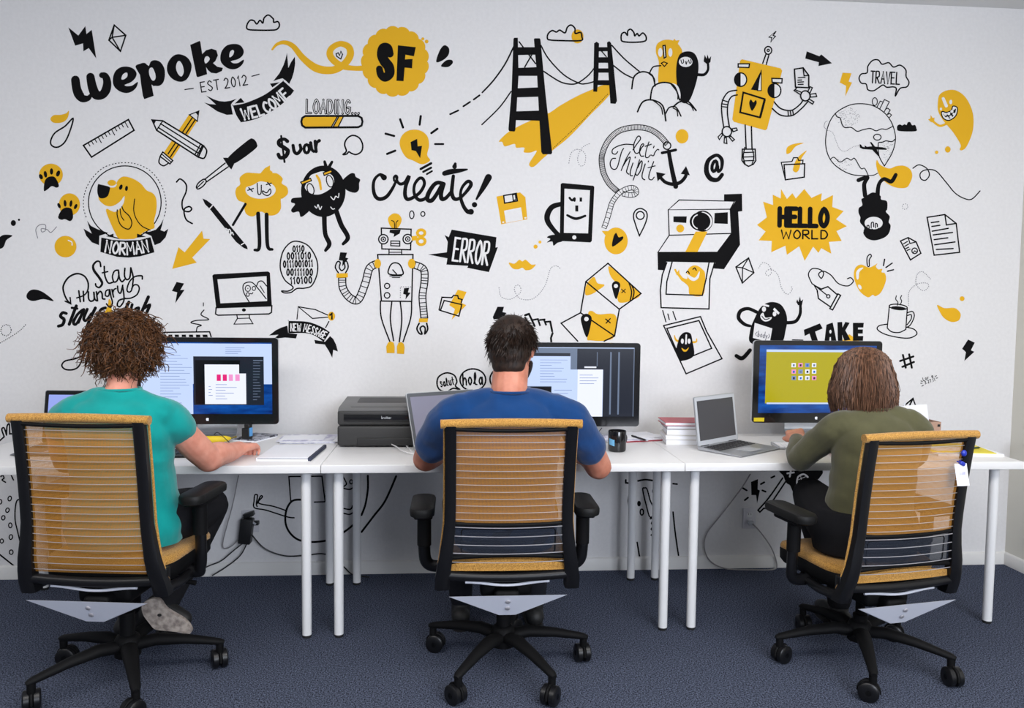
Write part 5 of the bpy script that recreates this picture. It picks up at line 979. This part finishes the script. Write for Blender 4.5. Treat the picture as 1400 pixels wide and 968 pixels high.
# ------------------------------------------------------------------ people
def blob(parts, name, m, parent, voxel=.006, smooth=3, extra=None):
    """union of tapered limbs and rings as one continuous surface"""
    mb = MB()
    for p in parts:
        if p[0] == 'limb':      # chain of (x,y,z,r)
            c = p[1]; k = p[2] if len(p) > 2 else 1
            P = crom(c, False, 6) if len(c) > 2 and k else c
            pts = [Vector(q[:3]) for q in P]; rs = [q[3] for q in P]
            d0 = (pts[0]-pts[1]).normalized(); d1 = (pts[-1]-pts[-2]).normalized(); r0, r1 = rs[0], rs[-1]
            A = [pts[0]+d0*r0*.98, pts[0]+d0*r0*.8, pts[0]+d0*r0*.45]; B = [pts[-1]+d1*r1*.45, pts[-1]+d1*r1*.8, pts[-1]+d1*r1*.98]
            mb.tube(A+pts+B, [r0*.2, r0*.6, r0*.89]+rs+[r1*.89, r1*.6, r1*.2], 16)
        elif p[0] == 'loft':    # rings (cx,cy,cz,rx,ry) stacked in z
            R = crom(p[1], False, 5); n = 28; V = []; F = []
            for cx, cy, cz, rx, ry in R:
                for k in range(n):
                    a = 2*PI*k/n; ca, sa = math.cos(a), math.sin(a); e = .88
                    V.append(Vector((cx+rx*math.copysign(abs(ca)**e, ca), cy+ry*math.copysign(abs(sa)**e, sa), cz)))
            for i in range(len(R)-1):
                for k in range(n): F.append((i*n+k, i*n+(k+1) % n, (i+1)*n+(k+1) % n, (i+1)*n+k))
            F.append(tuple(range(n-1, -1, -1))); F.append(tuple((len(R)-1)*n+k for k in range(n))); mb.add(V, F)
        elif p[0] == 'ell': mb.ell(p[1], p[2], 12, p[3] if len(p) > 3 else None)
        elif p[0] == 'mesh': mb.add(p[1].v, p[1].f)
    o = mb.build(name, m, parent, smooth=0, world=True)
    rm = o.modifiers.new('r', 'REMESH'); rm.mode = 'VOXEL'; rm.voxel_size = voxel; rm.use_smooth_shade = True
    sm = o.modifiers.new('s', 'SMOOTH'); sm.factor = .5; sm.iterations = smooth
    dg = bpy.context.evaluated_depsgraph_get(); me = bpy.data.meshes.new_from_object(o.evaluated_get(dg))
    o.modifiers.clear(); old = o.data; o.data = me; me.name = name; bpy.data.meshes.remove(old)
    if not me.materials: me.materials.append(m)
    me.shade_smooth()
    if extra: extra(me)
    return o
def hand(wr, d, nrm, side, curl=.6, size=1.0):
    """palm and five fingers; d = forearm direction, nrm = back of the hand, side = +1 thumb to the +cross side"""
    d = Vector(d).normalized(); nrm = Vector(nrm); nrm = (nrm-d*nrm.dot(d)).normalized(); s = d.cross(nrm)*side; wr = Vector(wr); out = []
    L = lambda *q: ('limb', [tuple(v)+(r,) for v, r in q])
    P = lambda a, b, c: wr+(d*a+s*b+nrm*c)*size
    for b in (-.028, -.010, .009, .027): out.append(L((P(-.01, b*.6, 0), .018*size), (P(.045, b*.9, .002), .0155*size), (P(.085, b, .001), .0125*size)))
    for b, ln, r in ((-.031, .056, .0075), (-.011, .072, .0083), (.010, .078, .0086), (.030, .070, .0084)):
        p = P(.082, b, .001); out_p = [(p, .0105*size)]; a = curl*.35
        for k, f in enumerate((.45, .30, .25)):
            p = p+(d*math.cos(a)-nrm*math.sin(a))*ln*f*size; out_p.append((p, (r-.0008*k)*size)); a += curl
        out.append(('limb', [tuple(v)+(rr,) for v, rr in out_p], 0))
    out.append(('limb', [tuple(P(.012, .026, -.004))+(.014*size,), tuple(P(.040, .044, -.010))+(.0115*size,), tuple(P(.064, .050, -.016))+(.0095*size,), tuple(P(.086, .046, -.022))+(.0085*size,)], 0))
    return out
def head(c, yaw, pitch, sc=1.0, jaw=1.0):
    """head primitives around c (centre of the skull), face towards +y turned by yaw"""
    M = Matrix.Rotation(yaw, 3, 'Z') @ Matrix.Rotation(pitch, 3, 'X'); c = Vector(c); S = lambda x, y, z: c+M @ (Vector((x, y, z))*sc); out = []
    E = lambda x, y, z, a, b, d: out.append(('ell', tuple(S(x, y, z)), (a*sc, b*sc, d*sc), M))
    E(0, 0, .02, .077, .096, .092); E(0, .028, -.035, .064*jaw, .066, .075); E(0, .062, -.088, .034*jaw, .028, .024); E(0, -.02, -.03, .066, .07, .07)
    for s in (-1, 1):
        E(s*.034*jaw, .048, -.07, .030, .032, .030); E(s*.040, .066, -.022, .024, .022, .022); E(s*.030, .082, .020, .026, .012, .008)
        E(s*.079, -.004, -.010, .008, .019, .032); E(s*.084, -.012, .006, .006, .013, .016)
    out.append(('limb', [tuple(S(0, .088, .008))+(.008*sc,), tuple(S(0, .103, -.020))+(.011*sc,), tuple(S(0, .106, -.030))+(.013*sc,)], 0))
    for s in (-1, 1): E(s*.013, .096, -.033, .009, .010, .007)
    E(0, .088, -.058, .025, .010, .006); E(0, .087, -.067, .022, .010, .007)
    return out, S, M
EYEW = mat('eye_white', (.75, .73, .70), .2); IRIS = mat('brown_iris', (.05, .025, .012), .15); LIPM = mat('lips', s2l(170, 96, 88), .5); BROW = mat('eyebrow_hair', s2l(40, 26, 18), .8)
def face(S, M, sc, parent, browm):
    for s in (-1, 1):
        e = MB().ell(S(s*.031, .078, .003), (.0125*sc, .0125*sc, .0105*sc), 10, M).build('eye', EYEW, parent, world=True)
        MB().ell(S(s*.031, .0885, .003), (.0055*sc, .0025*sc, .0055*sc), 8, M).build('iris', IRIS, e, world=True)
        MB().tube([S(s*.014, .094, .022), S(s*.030, .093, .027), S(s*.046, .083, .023)], [.003, .0042, .002], 8).build('eyebrow', browm, parent, world=True)
    MB().tube([S(-.022, .0925, -.0625), S(0, .099, -.061), S(.022, .0925, -.0625)], [.001, .004, .001], 8).build('mouth', LIPM, parent, world=True)
def skin(name, c0, c1):
    m = mat(name, c1, .5, spec=.4); m.node_tree.nodes['Principled BSDF'].inputs['Subsurface Weight'].default_value = .12
    m.node_tree.nodes['Principled BSDF'].inputs['Subsurface Radius'].default_value = (.012, .005, .003); m.node_tree.nodes['Principled BSDF'].inputs['Subsurface Scale'].default_value = .5
    return noise(m, 22, c0, c1, .35, .7)
SKIN1 = skin('fair_skin', s2l(214, 140, 118), s2l(228, 160, 138)); SKIN2 = skin('tanned_skin', s2l(186, 116, 92), s2l(206, 138, 114)); SKIN3 = skin('warm_skin', s2l(196, 128, 104), s2l(214, 148, 122))
def cloth(name, c, dark=.82, bump=.25):
    return noise(mat(name, c, .85, spec=.2, sheen=.25), 14, tuple(x*dark for x in c), c, .3, .65, bump=bump, detail=5)
TEAL = cloth('teal_cotton', s2l(0, 148, 143)); BLUE = cloth('blue_cotton', s2l(5, 58, 112)); OLIVE = cloth('olive_knit', s2l(86, 84, 58))
BLKC = mat('black_trouser_cloth', (.009, .009, .011), .9, spec=.2); JEAN = mat('dark_trouser_cloth', (.010, .011, .016), .9, spec=.2); SHOE = mat('black_shoe', (.012, .012, .012), .6); SOLE = noise(mat('worn_shoe_sole', s2l(168, 156, 146), .9), 40, s2l(126, 116, 110), s2l(182, 170, 160), .35, .6, bump=.2)
def hairmat(name, a, b):
    return noise(mat(name, b, .55, spec=.35), 55, a, b, .3, .72)
HC = hairmat('curly_brown_hair', s2l(20, 11, 7), s2l(112, 70, 37)); HS = hairmat('short_dark_brown_hair', s2l(22, 14, 10), s2l(50, 34, 25)); HB = noise(mat('wavy_chestnut_hair', s2l(120, 80, 58), .5, spec=.35), 150, s2l(46, 31, 23), s2l(142, 102, 78), .32, .74, stretch=(1, 1, .09))
def strand(mb, P, r, n=3):
    k = len(P); mb.tube(P, [r*(1-.75*(i/(k-1))**2) for i in range(k)], n, caps=False)
def wrinkle(me, amp, seeds, fold=()):
    """soft sagging folds in the cloth itself"""
    from mathutils import noise as nz
    co = np.empty(len(me.vertices)*3, np.float32); me.vertices.foreach_get('co', co); no = np.empty(len(me.vertices)*3, np.float32); me.vertices.foreach_get('normal', no)
    co = co.reshape(-1, 3); no = no.reshape(-1, 3)
    for i in range(len(co)):
        x, y, z = co[i]; v = nz.noise(Vector((x*5+z*5+seeds, y*6, z*13-x*5)))+.5*nz.noise(Vector((x*14, y*12+seeds, z*22+x*8))); co[i] += no[i]*(amp*v)
    me.vertices.foreach_set('co', co.ravel()); me.update()
def person(label, loc): return thing('person', label, 'person', loc)
def legs(hips, knees, ankles, r=1.0, cuff=.0):
    out = []
    for h, k, a in zip(hips, knees, ankles):
        h, k, a = Vector(h), Vector(k), Vector(a); m1, m2 = h.lerp(k, .5), k.lerp(a, .35)
        out.append(('limb', [tuple(h)+(.088*r,), tuple(m1)+(.082*r,), tuple(h.lerp(k, .9))+(.066*r,)]))
        out.append(('limb', [tuple(h.lerp(k, .88))+(.066*r,), tuple(k)+(.064*r,), tuple(k.lerp(a, .12))+(.062*r,)], 0))
        out.append(('limb', [tuple(k)+(.062*r,), tuple(m2)+(.057*r,), tuple(a)+(.040*r,)]))
    return out
def shoe(ankle, d, parent, sole=None):
    """shoe standing on the floor, d = toe direction"""
    a = Vector(ankle); d = Vector((d[0], d[1], 0)).normalized(); b = Vector((a.x, a.y, 0))
    o = blob([('limb', [tuple(b-d*.045+Vector((0, 0, .050)))+(.040,), tuple(b+d*.04+Vector((0, 0, .048)))+(.040,), tuple(b+d*.12+Vector((0, 0, .040)))+(.036,), tuple(b+d*.165+Vector((0, 0, .034)))+(.028,)]), ('limb', [tuple(b+Vector((0, 0, .06)))+(.041,), tuple(b+Vector((0, 0, .10)))+(.041,)])], 'shoe', SHOE, parent, .006, 2)
    s = Vector((-d.y, d.x, 0)); P = crom([(-.085, -.025), (-.085, .025), (-.03, .036), (.06, .040), (.14, .038), (.19, .012), (.19, -.012), (.14, -.038), (.06, -.040), (-.03, -.036)], True, 4)
    MB().prism(P, lambda u, v, t: b+d*u+s*v+Vector((0, 0, t)), 0, .016).build('sole', RUBB, o, world=True)

# ---- the person in the blue shirt
pm = person('short haired person in a blue t-shirt seen from behind, elbows on the middle desk', (-.02, -1.10, 0))
hm, S, M = head((.0, -1.085, 1.236), math.radians(-16), math.radians(-8), 1.0, 1.08)
arms = [('limb', [(.165, -1.15, 1.00, .062), (.225, -1.13, .965, .060), (.297, -1.06, .86, .055), (.352, -1.0, .765, .052)]), ('limb', [(.352, -1.0, .765, .053), (.328, -.90, .790, .050), (.26, -.78, .790, .041), (.19, -.655, .787, .029)]),
        ('limb', [(-.195, -1.15, 1.00, .062), (-.245, -1.13, .965, .060), (-.295, -1.05, .87, .054), (-.325, -.975, .792, .049)]), ('limb', [(-.325, -.975, .792, .050), (-.30, -.895, .789, .050), (-.245, -.78, .797, .040), (-.185, -.655, .803, .029)])]
torso = [(-.022, -1.125, .50, .17, .125), (-.022, -1.125, .58, .185, .132), (-.022, -1.13, .70, .175, .122), (-.02, -1.15, .84, .182, .118), (-.018, -1.16, .95, .180, .112), (-.016, -1.155, 1.02, .145, .088), (-.014, -1.145, 1.06, .085, .066), (-.012, -1.14, 1.085, .06, .055)]
lg = legs([(-.12, -1.12, .575), (.08, -1.12, .575)], [(-.19, -.72, .555), (.15, -.72, .555)], [(-.18, -.66, .12), (.14, -.68, .12)])
body = blob(hm+arms+[('loft', torso), ('limb', [(-.014, -1.15, 1.05, .070), (-.010, -1.13, 1.11, .067), (-.002, -1.10, 1.17, .066)])]+lg+hand((.19, -.655, .787), (-.35, .9, -.12), (0, 0, 1), -1, .35)+hand((-.185, -.655, .803), (.35, .9, -.12), (0, 0, 1), 1, .35), 'body', SKIN2, pm, .0048, 4)
face(S, M, 1.0, body, BROW)
up = lambda q, k: [tuple(v[:3])+(v[3]+k,) for v in q]
sl = [('limb', [(.15, -1.15, .995, .074), (.222, -1.13, .968, .071), (.272, -1.085, .895, .069), (.300, -1.055, .850, .067)]), ('limb', [(-.18, -1.15, .995, .074), (-.240, -1.13, .968, .071), (-.277, -1.075, .895, .069), (-.297, -1.045, .855, .067)])]
tor2 = [(c[0], c[1], c[2], c[3]+.014, c[4]+.014) for c in torso[:-2]]+[(-.014, -1.148, 1.055, .102, .082), (-.013, -1.145, 1.078, .080, .074)]
blob(sl+[('loft', tor2), ('limb', [(.16, -1.15, .99, .070), (.06, -1.15, 1.035, .058)], 0), ('limb', [(-.19, -1.15, .99, .070), (-.09, -1.15, 1.035, .058)], 0)], 'tshirt', BLUE, pm, .006, 6, lambda me: wrinkle(me, .009, 1.3))
MB().tube([Vector((-.013+.080*math.cos(a), -1.145+.074*math.sin(a), 1.078)) for a in np.linspace(0, 2*PI, 28)[:-1]], .0055, 8, closed=True).build('collar', BLUE, pm, world=True)
blob([(p[0], up(p[1], .010))+tuple(p[2:]) for p in lg]+[('loft', [(-.022, -1.125, .50, .182, .137), (-.022, -1.125, .58, .196, .143), (-.022, -1.128, .66, .19, .134)])], 'trousers', JEAN, pm, .007, 4)
for a in ((-.18, -.66), (.14, -.68)): shoe(a, (0, 1), pm)
rnd = random.Random(11)
def scalp(mb, c, M, r, hair_line, n, ln, rr, seed, lift=.25, droop=.0):
    rnd = random.Random(seed); k = 0
    while k < n:
        v = Vector((rnd.gauss(0, 1), rnd.gauss(0, 1), rnd.gauss(0, 1))).normalized()
        if not hair_line(v): continue
        k += 1; p = Vector((v.x*r[0], v.y*r[1], v.z*r[2])); g = Vector((0, -.55, -1)); t = (g-v*g.dot(v)); t = t.normalized() if t.length > .1 else Vector((rnd.uniform(-1, 1), rnd.uniform(-1, 1), 0)).normalized()
        t = (t+Vector((rnd.gauss(0, .25), rnd.gauss(0, .25), rnd.gauss(0, .12)))).normalized(); L = ln*rnd.uniform(.7, 1.25)
        P = [Vector(c)+M @ (p*.985+(t*L+v*L*lift*(1-.5*q))*q) for q in (0, .33, .66, 1)]
        strand(mb, P, rr)
def short_line(v): return v.z > (-.99 if v.y < -.25 else (.05 if v.y < .35 else .55)) and not (v.y < -.25 and v.z < -.86)
hb = MB(); scalp(hb, (.0, -1.088, 1.243), M, (.085, .104, .104), short_line, 4600, .036, .0021, 5, .07)
hair = blob([('ell', tuple(S(0, -.012, .030)), (.084, .096, .092), M), ('ell', tuple(S(0, -.045, -.020)), (.078, .062, .075), M), ('ell', tuple(S(0, -.050, -.068)), (.064, .046, .048), M)], 'hair', HS, pm, .006, 3)
hb.build('hair_tips', HS, hair, smooth=0, world=True)
bd = MB(); rn = random.Random(4)
for i in range(1500):
    a = rn.uniform(-1.9, 1.9); zz = rn.uniform(-.108, -.045); w_ = .070*(1-.30*((-zz-.045)/.063)**2); p = (w_*math.sin(a), .028+.060*math.cos(a)+.006, zz)
    if abs(a) < .35 and -.075 < zz < -.05: continue
    q = S(*p); d = M @ Vector((math.sin(a)*.006, math.cos(a)*.006, -.010)); strand(bd, [q, q+d*.6, q+d], .0014)
bd.build('beard', HS, pm, smooth=0, world=True)

# ---- the person in the green shirt
pl = person('curly haired person in a teal green t-shirt resting one arm on the left desk', (-1.40, -1.12, 0))
hm, S, M = head((-1.40, -1.075, 1.238), math.radians(-6), math.radians(-10), .98, .94)
arms = [('limb', [(-1.258, -1.15, .99, .050), (-1.230, -1.125, .958, .050), (-1.186, -1.045, .868, .054), (-1.150, -.968, .794, .050)]), ('limb', [(-1.150, -.968, .794, .051), (-1.138, -.90, .798, .050), (-1.118, -.82, .790, .041), (-1.098, -.735, .790, .031)]),
        ('limb', [(-1.555, -1.15, 1.00, .055), (-1.602, -1.13, .960, .053), (-1.640, -1.06, .865, .049), (-1.665, -.985, .793, .046)]), ('limb', [(-1.665, -.985, .793, .047), (-1.64, -.90, .791, .046), (-1.59, -.79, .786, .037), (-1.53, -.68, .781, .026)])]
torso = [(-1.40, -1.12, .52, .18, .125), (-1.40, -1.12, .60, .19, .128), (-1.40, -1.125, .71, .165, .115), (-1.40, -1.14, .84, .160, .110), (-1.40, -1.16, .95, .165, .105), (-1.40, -1.16, 1.02, .135, .082), (-1.40, -1.145, 1.055, .075, .060), (-1.40, -1.135, 1.085, .052, .050)]
lg = legs([(-1.280, -1.10, .60), (-1.505, -1.10, .60)], [(-1.195, -.82, .575), (-1.57, -.78, .565)], [(-1.345, -.93, .20), (-1.57, -.70, .12)], 1.0)
body = blob(hm+arms+[('loft', torso), ('limb', [(-1.40, -1.145, 1.05, .054), (-1.40, -1.12, 1.11, .050), (-1.40, -1.09, 1.17, .052)])]+lg+hand((-1.098, -.735, .792), (.16, 1, -.08), (0, 0, 1), -1, .85, 1.08)+hand((-1.53, -.68, .783), (.3, 1, -.10), (0, 0, 1), 1, .4, .92), 'body', SKIN1, pl, .0048, 4)
face(S, M, .98, body, BROW)
sl = [('limb', [(-1.280, -1.155, .994, .068), (-1.235, -1.13, .968, .068), (-1.219, -1.108, .945, .066), (-1.216, -1.102, .940, .064)]), ('limb', [(-1.535, -1.155, .994, .069), (-1.590, -1.135, .968, .066), (-1.604, -1.112, .945, .065), (-1.607, -1.106, .940, .065)])]
tor2 = [(c[0], c[1], c[2], c[3]+.015, c[4]+.015) for c in torso[:-2]]+[(-1.40, -1.155, 1.055, .098, .072), (-1.40, -1.148, 1.080, .075, .062)]
blob(sl+[('loft', tor2), ('limb', [(-1.26, -1.155, .99, .066), (-1.34, -1.155, 1.035, .055)], 0), ('limb', [(-1.54, -1.155, .99, .066), (-1.46, -1.155, 1.035, .055)], 0)], 'tshirt', TEAL, pl, .006, 6, lambda me: wrinkle(me, .008, 4.1))
MB().tube([Vector((-1.40+.072*math.cos(a), -1.148+.060*math.sin(a), 1.083)) for a in np.linspace(0, 2*PI, 28)[:-1]], .005, 8, closed=True).build('collar', TEAL, pl, world=True)
blob([(p[0], up(p[1], .011))+tuple(p[2:]) for p in lg]+[('loft', [(-1.40, -1.12, .52, .185, .128), (-1.40, -1.12, .58, .190, .130), (-1.40, -1.122, .62, .165, .11)])], 'trousers', BLKC, pl, .007, 4)
shoe((-1.57, -.70), (0, 1), pl)
# tucked back shoe with its pale sole turned to the camera
sp_ = [onY(x, y, -.995) for x, y in ((194, 829), (199, 822), (210, 818), (219, 821), (226, 831), (236, 838), (250, 846), (259, 855), (262, 863), (257, 867), (243, 864), (225, 862), (212, 860), (203, 850), (196, 840))]
cx_ = sum((p.x for p in sp_))/len(sp_); cz_ = sum((p.z for p in sp_))/len(sp_)
a_, b_ = Vector((cx_-.055, -.945, cz_+.030)), Vector((cx_+.055, -.955, cz_-.022))
sh = blob([('limb', [tuple(a_)+(.040,), tuple((a_+b_)/2)+(.038,), tuple(b_)+(.031,)]), ('limb', [(-1.345, -.925, .225, .044), tuple(a_+Vector((.01, .01, .005)))+(.042,)])], 'shoe', SHOE, pl, .006, 2)
ring = crom([(p.x, p.z) for p in sp_], True, 3)
MB().prism(ring, lambda u, v, s: Vector((u, s, v)), -.998, -.978).build('sole', SOLE, sh, world=True)
sm_ = onY(218, 841, -.9985); MB().prism([(.006*math.cos(a)*1.3, .006*math.sin(a)) for a in np.linspace(0, 2*PI, 17)[:-1]], lambda u, v, s: Vector((sm_.x+u, s, sm_.z+v)), -.9990, -.9975).build('sole_mark', SHOE, sh, world=True)
# curls
hb = MB(); rn = random.Random(21); hc = Vector((-1.400, -1.095, 1.258))
def curl(mb, p, d, L, rad, turns, r, rn):
    d = d.normalized(); a = d.orthogonal().normalized(); b = d.cross(a); ph = rn.uniform(0, 6.3); N = int(7*turns)+2; P = []
    for i in range(N):
        t = i/(N-1); q = p+d*L*t+Vector((0, 0, -.030))*t*t+(a*math.cos(ph+turns*6.283*t)+b*math.sin(ph+turns*6.283*t))*rad*(.4+.8*t); P.append(q)
    mb.tube(P, [r*(1-.6*(i/(N-1))**2) for i in range(N)], 4, caps=False)
k = 0
while k < 1700:
    v = Vector((rn.gauss(0, 1), rn.gauss(0, 1), rn.gauss(0, 1))).normalized()
    if v.y > .45 and v.z < .45: continue
    if v.z < -.93: continue
    k += 1; low = max(0, -v.z); p = hc+Vector((v.x*.090, v.y*.085-.008, v.z*.085+.0)); d = v+Vector((rn.gauss(0, .35), rn.gauss(0, .35), rn.gauss(0, .30)-.35*(1-low)))
    d.x *= 1.1; L = rn.uniform(.030, .066)*(1.0 if rn.random() < .88 else 1.45); curl(hb, p, d, L, rn.uniform(.006, .014), rn.uniform(1.0, 2.2), rn.uniform(.0016, .0034), rn)
hair = blob([('ell', tuple(hc), (.100, .096, .092)), ('ell', tuple(hc+Vector((0, -.03, -.065))), (.092, .07, .055)), ('ell', tuple(hc+Vector((-.055, -.01, -.03))), (.062, .07, .07)), ('ell', tuple(hc+Vector((.055, -.01, -.03))), (.062, .07, .07))], 'hair', HC, pl, .008, 2, lambda me: wrinkle(me, .010, 2.0))
hb.build('curls', HC, hair, smooth=60, world=True)

# ---- the person in the olive top
pr_ = person('person with a chestnut bob and olive long sleeved top at the right desk', (1.42, -1.12, 0))
hm, S, M = head((1.405, -1.02, 1.128), math.radians(16), math.radians(-14), .93, .92)
LA = [(1.300, -1.10, .945, .050), (1.262, -1.07, .915, .050), (1.222, -1.0, .838, .046), (1.200, -.935, .780, .043)]; LF2 = [(1.200, -.935, .780, .044), (1.215, -.885, .795, .043), (1.245, -.81, .813, .035), (1.272, -.745, .826, .026)]
RA = [(1.548, -1.12, .945, .050), (1.590, -1.10, .915, .050), (1.635, -1.03, .85, .046), (1.655, -.97, .795, .042)]; RF = [(1.655, -.97, .795, .043), (1.63, -.90, .791, .043), (1.57, -.80, .786, .034), (1.51, -.71, .780, .025)]
arms = [('limb', LA), ('limb', LF2), ('limb', RA), ('limb', RF)]
torso = [(1.395, -1.12, .455, .170, .122), (1.395, -1.12, .54, .178, .125), (1.40, -1.12, .66, .150, .106), (1.41, -1.125, .79, .148, .104), (1.42, -1.125, .89, .150, .098), (1.42, -1.11, .955, .120, .076), (1.42, -1.09, .99, .065, .055), (1.42, -1.08, 1.01, .048, .046)]
lg = legs([(1.275, -1.09, .545), (1.485, -1.09, .545)], [(1.315, -.80, .595), (1.50, -.76, .50)], [(1.44, -.70, .24), (1.47, -.78, .12)], 1.0)
body = blob(hm+arms+[('loft', torso), ('limb', [(1.42, -1.09, .985, .050), (1.415, -1.065, 1.03, .047), (1.408, -1.035, 1.07, .049)])]+lg+hand((1.272, -.745, .826), (.25, .9, .22), (-.35, -.3, 1), -1, .95, .98)+hand((1.51, -.71, .780), (-.3, 1, -.1), (0, 0, 1), 1, .4, .88), 'body', SKIN3, pr_, .0046, 4)
face(S, M, .93, body, BROW)
sl = [('limb', up(LA, .010)), ('limb', up(LF2[:3], .009)+[(1.255, -.785, .818, .040)]), ('limb', up(RA, .010)), ('limb', up(RF, .010))]
tor2 = [(1.398, -1.12, .60, .166, .119)]+[(c[0], c[1], c[2], c[3]+.012, c[4]+.012) for c in torso[2:-2]]+[(1.42, -1.10, .985, .090, .066), (1.42, -1.09, 1.008, .068, .056)]
blob(sl+[('loft', tor2), ('limb', [(1.30, -1.11, .94, .056), (1.37, -1.105, .975, .048)], 0), ('limb', [(1.545, -1.125, .94, .056), (1.475, -1.11, .975, .048)], 0)], 'long_sleeved_top', OLIVE, pr_, .0055, 5, lambda me: wrinkle(me, .008, 7.7))
MB().tube([Vector((1.42+.066*math.cos(a), -1.09+.055*math.sin(a), 1.010)) for a in np.linspace(0, 2*PI, 28)[:-1]], .0045, 8, closed=True).build('collar', OLIVE, pr_, world=True)
blob([(p[0], up(p[1], .011))+tuple(p[2:]) for p in lg]+[('loft', [(1.385, -1.12, .455, .195, .134), (1.385, -1.12, .54, .205, .137), (1.39, -1.12, .62, .178, .126)])], 'trousers', BLKC, pr_, .007, 4)
shoe((1.47, -.78), (0, 1), pr_)
blob([('limb', [(1.44, -.70, .215, .040), (1.46, -.64, .180, .040), (1.475, -.57, .155, .034), (1.48, -.54, .15, .026)])], 'shoe', SHOE, pr_, .006, 2)
hb = MB(); rn = random.Random(31); hc = Vector((1.404, -1.032, 1.150))
for i in range(4200):
    th = rn.uniform(0, 2*PI); v = rn.random()**.6*1.35      # polar angle from the crown
    if abs(((th-(PI/2+.28)+PI) % (2*PI))-PI) < .75 and v > .75: continue
    dx, dy = math.cos(th), math.sin(th); Lz = rn.uniform(.80, 1.24); w1 = rn.uniform(-.6, .6); fr = rn.uniform(5, 10); amp = rn.uniform(.002, .008); out = rn.uniform(.86, 1.07); P = []
    for k in range(11):
        t = k/10; ang = v*.35+t*1.55 if v < .9 else .6+t*1.2
        rad = math.sin(min(ang, 1.57))*.093+max(0, t-.35)*.056*(1-.5*max(0, t-.8)/.2); z = math.cos(min(ang, 1.57))*.092-max(0, t-.40)*.235*Lz
        a2 = th+w1*.25*t; s_ = amp*math.sin(fr*t*2+i)
        P.append(hc+Vector((math.cos(a2)*(rad*1.02*out+s_), math.sin(a2)*(rad*.98*out+s_), z)))
    strand(hb, P, rn.uniform(.0016, .0027), 4)
hair = blob([('ell', tuple(hc+Vector((0, -.004, .004))), (.086, .085, .085)), ('ell', tuple(hc+Vector((0, -.040, -.06))), (.092, .058, .066)), ('ell', tuple(hc+Vector((-.05, -.012, -.06))), (.042, .060, .062)), ('ell', tuple(hc+Vector((.05, -.012, -.06))), (.042, .060, .062))], 'hair', HB, pr_, .007, 3)
hb.build('strands', HB, hair, smooth=60, world=True)
